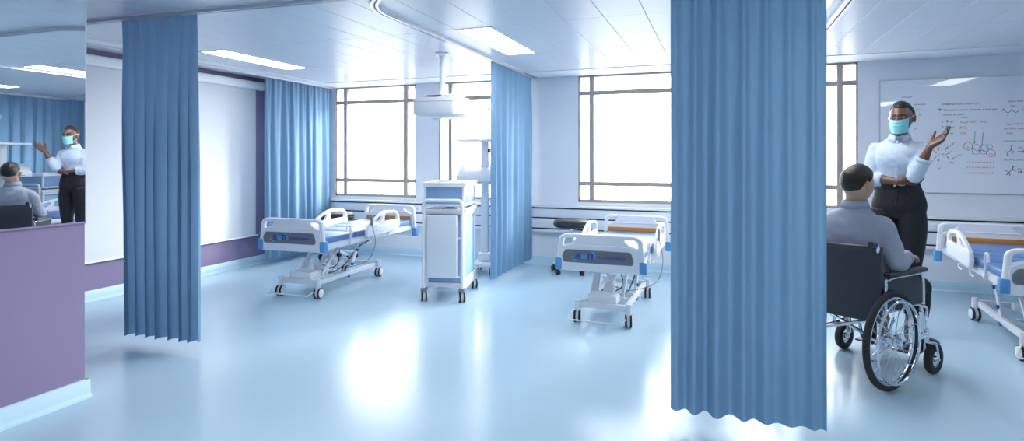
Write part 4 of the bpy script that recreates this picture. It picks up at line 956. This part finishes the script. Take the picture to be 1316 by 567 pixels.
    for v in bl.data.vertices:            # soft cloth creases
        q = v.co; w_ = noise.noise(V((q.x * 7, q.y * 7, q.z * 16 + q.x * 9))) * .006 + noise.noise(V((q.x * 18 + q.z * 22, q.y * 16, q.z * 20 - q.x * 14))) * .0034
        v.co = q + v.normal * w_
    for s, te, nm in ((-1, .42, 0), (1, .56, 0)):
        e, w_ = el[s], wr[s]; d = (w_ - e).normalized(); c0 = e + (w_ - e) * (te - .06); c1 = e + (w_ - e) * (te + .035)
        MB().loft([(*c0, .053, .053), (*(c0 + d * .008), .0565, .0565), (*(c1 - d * .006), .055, .055), (*c1, .051, .051), (*(c1 - d * .004), .043, .043)], ref=(0, 1, 0), sub=2, seg=24).build('rolled_cuff', M_blouse, bl, ang=60)
    cl = MB(); collar(cl, (0.021, .002, 0), .060, .062, 1.562, 1.600, .012, .24, .030)
    co_ = cl.build('collar', M_blouse, bl, ang=180); sm = co_.modifiers.new('t', 'SOLIDIFY'); sm.thickness = .003
    pk = MB(); bz = [1.540, 1.48, 1.41, 1.34, 1.27, 1.20]; by = [-.074, -.104, -.136, -.130, -.113, -.108]
    pk.loft([(.009, y + .004, z, .012, .006) for y, z in zip(by, bz)], sub=4, seg=8); pk.build('placket', M_blouse, bl)
    for z, y in zip(bz[:5], by): MB().cyl((.009, y + .004, z - .02), (.009, y - .006, z - .02), .0045, seg=12).build('button', M_maskw, bl)
    # trousers
    T = MB(); T.loft([(x, y, z, a + .010, b + .010) for x, y, z, a, b in torso[:5]] + [(0, .004, 1.205, .146, .104)], sub=4, seg=28, ex=2.15)
    for s in (-1, 1): leg(s, T, .008, .14)
    tr = link('trousers', remeshed(T, 'trousers', .0055, 2), M_trouser, body)
    MB().loft([(0, .006, 1.166, .157, .115), (0, .006, 1.170, .160, .118), (0, .005, 1.205, .155, .115), (0, .005, 1.209, .152, .112)], sub=2, seg=40, ex=2.15).build('waistband', M_trouser, tr)
    MB().cyl((0, -.108, 1.188), (0, -.119, 1.188), .010, seg=18).build('waist_button', M_gold, tr)
    fl = MB(); fl.tube([(0.012, -.114, 1.165), (0.014, -.121, 1.11), (0.004, -.120, 1.05), (0, -.112, 1.01)], .003, 6)
    for s in (-1, 1): fl.tube([(s * .075, -.112, 1.165), (s * .095, -.108, 1.135), (s * .14, -.087, 1.125)], .0022, 6)
    fl.build('seam_stitching', M_black, tr)
    for s in (-1, 1):
        F = MB(); foot(F, (s * .086, .012, 0), (s * .18, -1), S * .95, 0.012, 0.055, .004)
        bmesh.ops.bisect_plane(F.bm, geom=F.bm.verts[:] + F.bm.edges[:] + F.bm.faces[:], plane_co=(0, 0, .085), plane_no=(0, .25, 1), clear_outer=True)
        F.cyl((s * .086 - s * 0.006, .045, .062), (s * .086 - s * 0.006, .040, 0.0), .020, .011, 12)
        F.box((s * .105, -.105, .005), (.075, .14, .010), .004, Matrix.Rotation(s * R(10), 3, 'Z'))
        F.build('shoe', M_shoe, body)
    return body
wom = make_woman(); wom.location = (1.318, 5.32, 0); wom.rotation_euler.z = R(-19)
tag(wom, 'standing person in a turquoise face mask, pale blue shirt and black trousers, one palm raised', 'person')

# ---------------------------------------------------------------- wheelchair (local frame: rolls towards +Y, origin on the floor between the big wheels)
def make_wheelchair():
    t = empty('wheelchair'); tw_, Rw = 0.292, 0.300
    fr = MB(); T = 0.0125
    for s in (-1, 1):
        x = s * 0.245
        fr.tube([V(q) for q in catmull([(x, -.045, .20), (x, -.045, .45), (x, -.05, .80), (x, -.062, .868), (x, -.098, .880)], 6)], T, 12)          # back post to handle
        fr.tube([V(q) for q in catmull([(x, -.04, .455), (x, .30, .46), (x, .42, .455), (x, .475, .40), (x, .52, .22), (x, .54, .13)], 5)], T, 12)          # seat rail bending down to the footrest
        fr.tube([V(q) for q in catmull([(x, -.045, .235), (x, .20, .235), (x, .40, .235), (x, .47, .27)], 4)], T, 12)                                           # lower rail
        fr.tube([(x, .33, .235), (x, .33, .46)], T, 12); fr.tube([(x, .47, .225), (x, .47, .40)], T * 1.1, 12)
        xa = s * 0.268
        fr.tube([V(q) for q in catmull([(xa, -.02, .46), (xa, -.015, .62), (xa, .02, .665), (xa, .36, .665), (xa, .425, .64), (xa, .44, .56), (xa, .44, .46)], 5)], 0.011, 12)    # armrest loop
        fr.tube([V(q) for q in catmull([(x, .46, .44), (s * .24, .535, .42), (s * .23, .57, .36), (s * .20, .60, .11)], 5)], .011, 12)                                          # leg-rest hanger
    for a, b in (((-.245, .02, .235), (.245, .02, .42)), ((.245, .05, .235), (-.245, .05, .42))): fr.tube([a, b], .011, 10)
    for s in (-1, 1): fr.tube([(s * .235, 0, Rw), (s * .32, 0, Rw)], .012, 12)
    frm = fr.build('frame', M_chrome, t)
    # sling seat and backrest
    bk = MB(); n = 12; pts = []
    for j, z in enumerate((.405, .50, .62, .74, .80, .858)):
        pts.append([(-.262 + .524 * i / n, -.066 - .030 * math.sin(PI * i / n) + (.012 if z > .85 else 0), z - (.010 * math.sin(PI * i / n) if z > .85 else 0)) for i in range(n + 1)])
    F_ = [[bk.bm.verts.new(q) for q in r] for r in pts]; B_ = [[bk.bm.verts.new((q[0], q[1] + .026, q[2])) for q in r] for r in pts]
    for j in range(5):
        for i in range(n):
            bk.bm.faces.new((F_[j][i], F_[j][i + 1], F_[j + 1][i + 1], F_[j + 1][i])); bk.bm.faces.new((B_[j][i], B_[j][i + 1], B_[j + 1][i + 1], B_[j + 1][i]))
        for i in (0, n): bk.bm.faces.new((F_[j][i], F_[j + 1][i], B_[j + 1][i], B_[j][i]))
    for i in range(n):
        for j in (0, 5): bk.bm.faces.new((F_[j][i], F_[j][i + 1], B_[j][i + 1], B_[j][i]))
    bko = bk.build('backrest', M_vinyl, t, ang=40)
    hem = MB(); hem.tube([(q[0], q[1] + .012, q[2]) for q in pts[-1]], .015, 10); hem.build('backrest_hem', M_vinyl, bko)
    MB().box((0, .20, .468), (.47, .44, .035), .014, seg=3).build('seat', M_vinyl, t)
    for s in (-1, 1):
        MB().tube([(s * .245, -.092, .8795), (s * .245, -.140, .884)], .018, 14).build('push_grip', M_black, frm)
        MB().box((s * .268, .225, .688), (.060, .44, .030), .012, seg=3).build('armrest_pad', M_vinyl, t)
        MB().prism([(q, z) for q, z in rounded([(-.005, .47), (.43, .47), (.43, .60), (.40, .648), (.02, .648), (-.005, .60)], .03)], s * .262, s * .268).build('side_guard', M_vinyl, t)
        # big wheel
        ty = MB().torus((s * tw_, 0, Rw), (1, 0, 0), Rw - .020, .020, 64, 14).build('rear_wheel', M_rubber, t)
        MB().lathe([(Rw - .052, -.010), (Rw - .036, -.012), (Rw - .030, -.010), (Rw - .030, .010), (Rw - .036, .012), (Rw - .052, .010), (Rw - .047, 0)], (s * tw_, 0, Rw), (1, 0, 0), 64, True).build('rim', M_chrome, ty)
        MB().torus((s * (tw_ + .045), 0, Rw), (1, 0, 0), Rw - .055, .0085, 64, 10).build('hand_rim', M_chrome, ty)
        sp = MB()
        for k in range(28):
            a = 2 * PI * k / 28; b = a + (0.62 if k % 4 < 2 else -0.62); xx = s * tw_ + (.024 if k % 2 else -.024)
            sp.cyl((xx, .038 * math.cos(b), Rw + .038 * math.sin(b)), (s * tw_, (Rw - .048) * math.cos(a), Rw + (Rw - .048) * math.sin(a)), .0019, seg=6)
        for k in range(6):
            a = 2 * PI * k / 6 + .3; sp.cyl((s * tw_, (Rw - .045) * math.cos(a), Rw + (Rw - .045) * math.sin(a)), (s * (tw_ + .045), (Rw - .055) * math.cos(a), Rw + (Rw - .055) * math.sin(a)), .005, seg=8)
        sp.build('spokes', M_chrome, ty)
        MB().lathe([(.004, -.034), (.044, -.034), (.046, -.026), (.024, -.018), (.022, .018), (.046, .026), (.044, .034), (.026, .040), (.022, .055), (.004, .058)], (s * tw_, 0, Rw), (s, 0, 0), 28).build('hub', M_chrome, ty)
        # front castor
        cx_, cy_, rc = s * .288, .51, .098
        fk = MB(); fk.cyl((s * .262, cy_ - .01, .20), (s * .262, cy_ - .01, .29), .015)
        fk.bar((s * .245, .47, .25), (s * .265, cy_ - .01, .25), .03, .03, .006)
        fk.bar((cx_ - s*.03, cy_ - .01, .205), (cx_ + s * .034, cy_ - .01, .205), .03, .012, .004)
        for q in (-.031, .031): fk.bar((cx_ + q, cy_ - .01, .21), (cx_ + q, cy_ + .02, rc), .020, .006, .002, (1, 0, 0))
        fk.cyl((cx_ - .036, cy_ + .02, rc), (cx_ + .036, cy_ + .02, rc), .008)
        fo = fk.build('castor_fork', M_chrome, t)
        MB().lathe([(rc * .55, -.020), (rc * .75, -.022), (rc * .95, -.018), (rc, -.008), (rc, .008), (rc * .95, .018), (rc * .75, .022), (rc * .55, .020)], (cx_, cy_ + .02, rc), (1, 0, 0), 40, True).build('castor_tyre', M_rubber, fo)
        cw = MB(); cw.lathe([(.006, -.020), (.018, -.020), (.022, -.008), (rc * .50, -.010), (rc * .58, -.016), (rc * .58, .016), (rc * .50, .010), (.022, .008), (.018, .020), (.006, .020)], (cx_, cy_ + .02, rc), (1, 0, 0), 32); cw.build('castor_wheel', M_chrome, fo)
        fp = MB(); fp.box((s * .125, .60, .105), (.15, .19, .014), .006, Matrix.Rotation(R(6), 3, 'X')); fp.build('footplate', M_black, t)
        MB().bar((s * .262, .02, .30), (s * .262, .09, .42), .012, .018, .004).build('brake_lever', M_chrome, t)
    return t
WCX, WCY, WCR = 0.746, 4.214, R(-39.5)
wc = make_wheelchair(); wc.location = (WCX, WCY, 0); wc.rotation_euler.z = WCR
tag(wc, 'black wheelchair with chrome frame and big spoked wheels beside the foreground curtain', 'wheelchair')

# ---------------------------------------------------------------- the seated man (modelled facing -Y, then turned round)
def make_man():
    A = MB(); HH = .252
    HM = Matrix.Translation((-.022, -.035, 1.226)) @ Matrix.Rotation(R(-8), 4, 'Z') @ Matrix.Rotation(R(6), 4, 'X')
    torso = [(0, -.10, .50, .165, .13), (0, -.085, .56, .178, .125), (0, -.06, .66, .170, .115), (0, -.045, .76, .172, .115), (0, -.035, .87, .184, .120), (0, -.03, .95, .182, .112), (0, -.03, 1.005, .155, .094), (0, -.033, 1.045, .108, .076), (0, -.036, 1.08, .074, .066)]
    neck = [(0, -.035, 1.03, .075, .066), (0, -.04, 1.09, .058, .060), (0, -.045, 1.14, .056, .060), (0, -.04, 1.20, .058, .064)]
    sh = {s: V((s * .172, -.035, .968)) for s in (-1, 1)}; el = {s: V((s * .250, -.060, .745)) for s in (-1, 1)}; wr = {s: V((s * .205, -.265, .765)) for s in (-1, 1)}
    def arm(s, m, ps=0.0, te=1.0):
        a, e, w = sh[s], el[s], wr[s]
        m.loft([(*(a * (1 - t) + e * t), r + ps, r + ps) for t, r in ((-.06, .040), (0, .052), (.12, .057), (.3, .055), (.6, .049), (.95, .043))], ref=(0, 1, 0), sub=4, seg=16); m.ball(a, .054 + ps * .6, 18); m.ball(e, .043 + ps, 18)
        m.loft([(*(e * (1 - t) + w * t), r + ps, r + ps) for t, r in ((0, .044), (.25, .046), (.6, .038), (.9, .030), (1, .028)) if t <= te], ref=(0, 0, 1), sub=4, seg=16)
    kn = {1: V((.150, -.500, .535)), -1: V((-.178, -.490, .535))}       # +x here is his left after the turn
    an = {1: V((.110, -.500, .19)), -1: V((-.160, -.500, .19))}
    def leg(s, m, p=0.0, zlow=0.0):
        h = V((s * .095, -.10, .535)); k, n_ = kn[s], an[s]
        m.loft([(*(h * (1 - t) + k * t), r + p, r2 + p) for t, r, r2 in ((-.1, .09, .09), (.1, .098, .088), (.45, .085, .078), (.8, .066, .064), (.97, .058, .060))], ref=(1, 0, 0), sub=4, seg=18); m.ball(k, .060 + p, 18)
        m.loft([(*(k * (1 - t) + n_ * t), r + p, r + p) for t, r in ((0, .058), (.12, .056), (.35, .056), (.7, .042), (1.0, .036)) if t <= 1 - zlow], ref=(1, 0, 0), sub=4, seg=18)
    A.loft(torso, sub=4, seg=28, ex=2.2); A.loft(neck, sub=4, seg=20)
    for s in (-1, 1):
        arm(s, A); hand(A, wr[s], (-s * .10, -.98, -.12), (0, .12, -1), s, 1.0, (.35, .38, .40, .42), .05, (.6, .4), (.027, .020)); leg(s, A); foot(A, (an[s].x, an[s].y + .01, 0), (s * .12, -1), 1.0, .118, 0.0)
    head_surf(A, HM, HH); ears(A, HM, HH, 1.9)
    body = link('person', remeshed(A, 'person', .0055, 2), M_skin_l)
    def hoff(th, ph):
        z = math.sin(ph); f = math.cos(th) * math.cos(ph)
        kn_ = ((1.1, .52), (.5, .50), (.12, .10), (.0, .06), (-.18, .12), (-.34, -.10), (-.55, -.42), (-1.1, -.60))
        for (fa, la), (fb_, lb) in zip(kn_, kn_[1:]):
            if f >= fb_: line = lb + (la - lb) * (f - fb_) / (fa - fb_); break
        k = max(0, min(1, (z - line) / .30)); top = max(0, min(1, (z + .10) / .55))
        return -.006 + (.009 + .014 * top) * k * k * (3 - 2 * k)
    link('hair', head_surf(MB(), HM, HH, hoff, 1, 0, 96, 72).mesh('hair', True, 180), M_hair_m, body)
    for s in (-1, 1):
        c = HM @ V((s * .128 * HH, -.378 * HH, .012 * HH)); ew = MB().ball(c, .0145, 16).build('eye', M_eye, body, ang=180)
        MB().ball(HM @ V((s * .128 * HH, -.378 * HH - .0115, .012 * HH)), (.0062, .004, .0066), 14).build('iris', M_iris, ew, ang=180)
        br = MB(); br.tube([HM @ (head_point(s * q, .20, 1, 0) * HH * 1.012) for q in (.17, .27, .37, .47, .57, .66)], [.003, .0045, .0048, .004, .003, .0018], 6); br.build('eyebrow', M_hair_m, body)
    B = MB(); B.loft([(x, y, z, a + .016, b + .018) for x, y, z, a, b in [(0, -.10, .53, .165, .125)] + torso[1:8]] + [(0, -.037, 1.085, .074, .072), (0, -.040, 1.11, .066, .068)], sub=4, seg=32, ex=2.2)
    for s in (-1, 1): arm(s, B, .016, .86); B.ball((s * .135, -.033, .985), (.075, .066, .055), 18)
    sh_ = link('shirt', remeshed(B, 'shirt', .0065, 8), M_shirt, body)
    for v in sh_.data.vertices:
        q = v.co; w_ = noise.noise(V((q.x * 6 + q.z * 5, q.y * 6, q.z * 9 - q.x * 6))) * .011 + noise.noise(V((q.x * 15 - q.z * 11, q.y * 13, q.z * 15 + q.x * 9))) * .006
        v.co = q + v.normal * w_
    cl = MB(); collar(cl, (0, -.040, 0), .065, .068, 1.082, 1.130, -.006, .20, .030); co_ = cl.build('collar', M_shirt, sh_, ang=180); sm = co_.modifiers.new('t', 'SOLIDIFY'); sm.thickness = .0035
    for s in (-1, 1):
        e, w_ = el[s], wr[s]; d = (w_ - e).normalized(); c1 = e + (w_ - e) * .93
        MB().loft([(*(c1 - d * .055), .048, .048), (*(c1 - d * .05), .0505, .0505), (*(c1 - d * .004), .047, .047), (*c1, .044, .044), (*(c1 - d * .003), .034, .034)], ref=(0, 0, 1), sub=2, seg=22).build('cuff', M_shirt, sh_, ang=60)
    T = MB(); T.loft([(x, y, z, a + .012, b + .012) for x, y, z, a, b in torso[:3]], sub=4, seg=26, ex=2.2)
    for s in (-1, 1): leg(s, T, .012)
    link('trousers', remeshed(T, 'trousers', .0065, 2), M_trouser, body)
    for s in (-1, 1):
        F = MB(); foot(F, (an[s].x, an[s].y + .01, 0), (s * .12, -1), 1.02, .118, 0.0, .007)
        F.box((an[s].x + s * .008, an[s].y - .06, .1165), (.085, .27, .016), .006, Matrix.Rotation(s * R(7), 3, 'Z')); F.build('shoe', M_shoe, body)
    return body
man = make_man(); dx, dy = 0.0, 0.10
man.location = (WCX - math.sin(WCR) * dy, WCY + math.cos(WCR) * dy, 0); man.rotation_euler.z = WCR + PI
tag(man, 'person with short black hair in a grey-blue shirt sitting in the wheelchair, seen from behind', 'person')
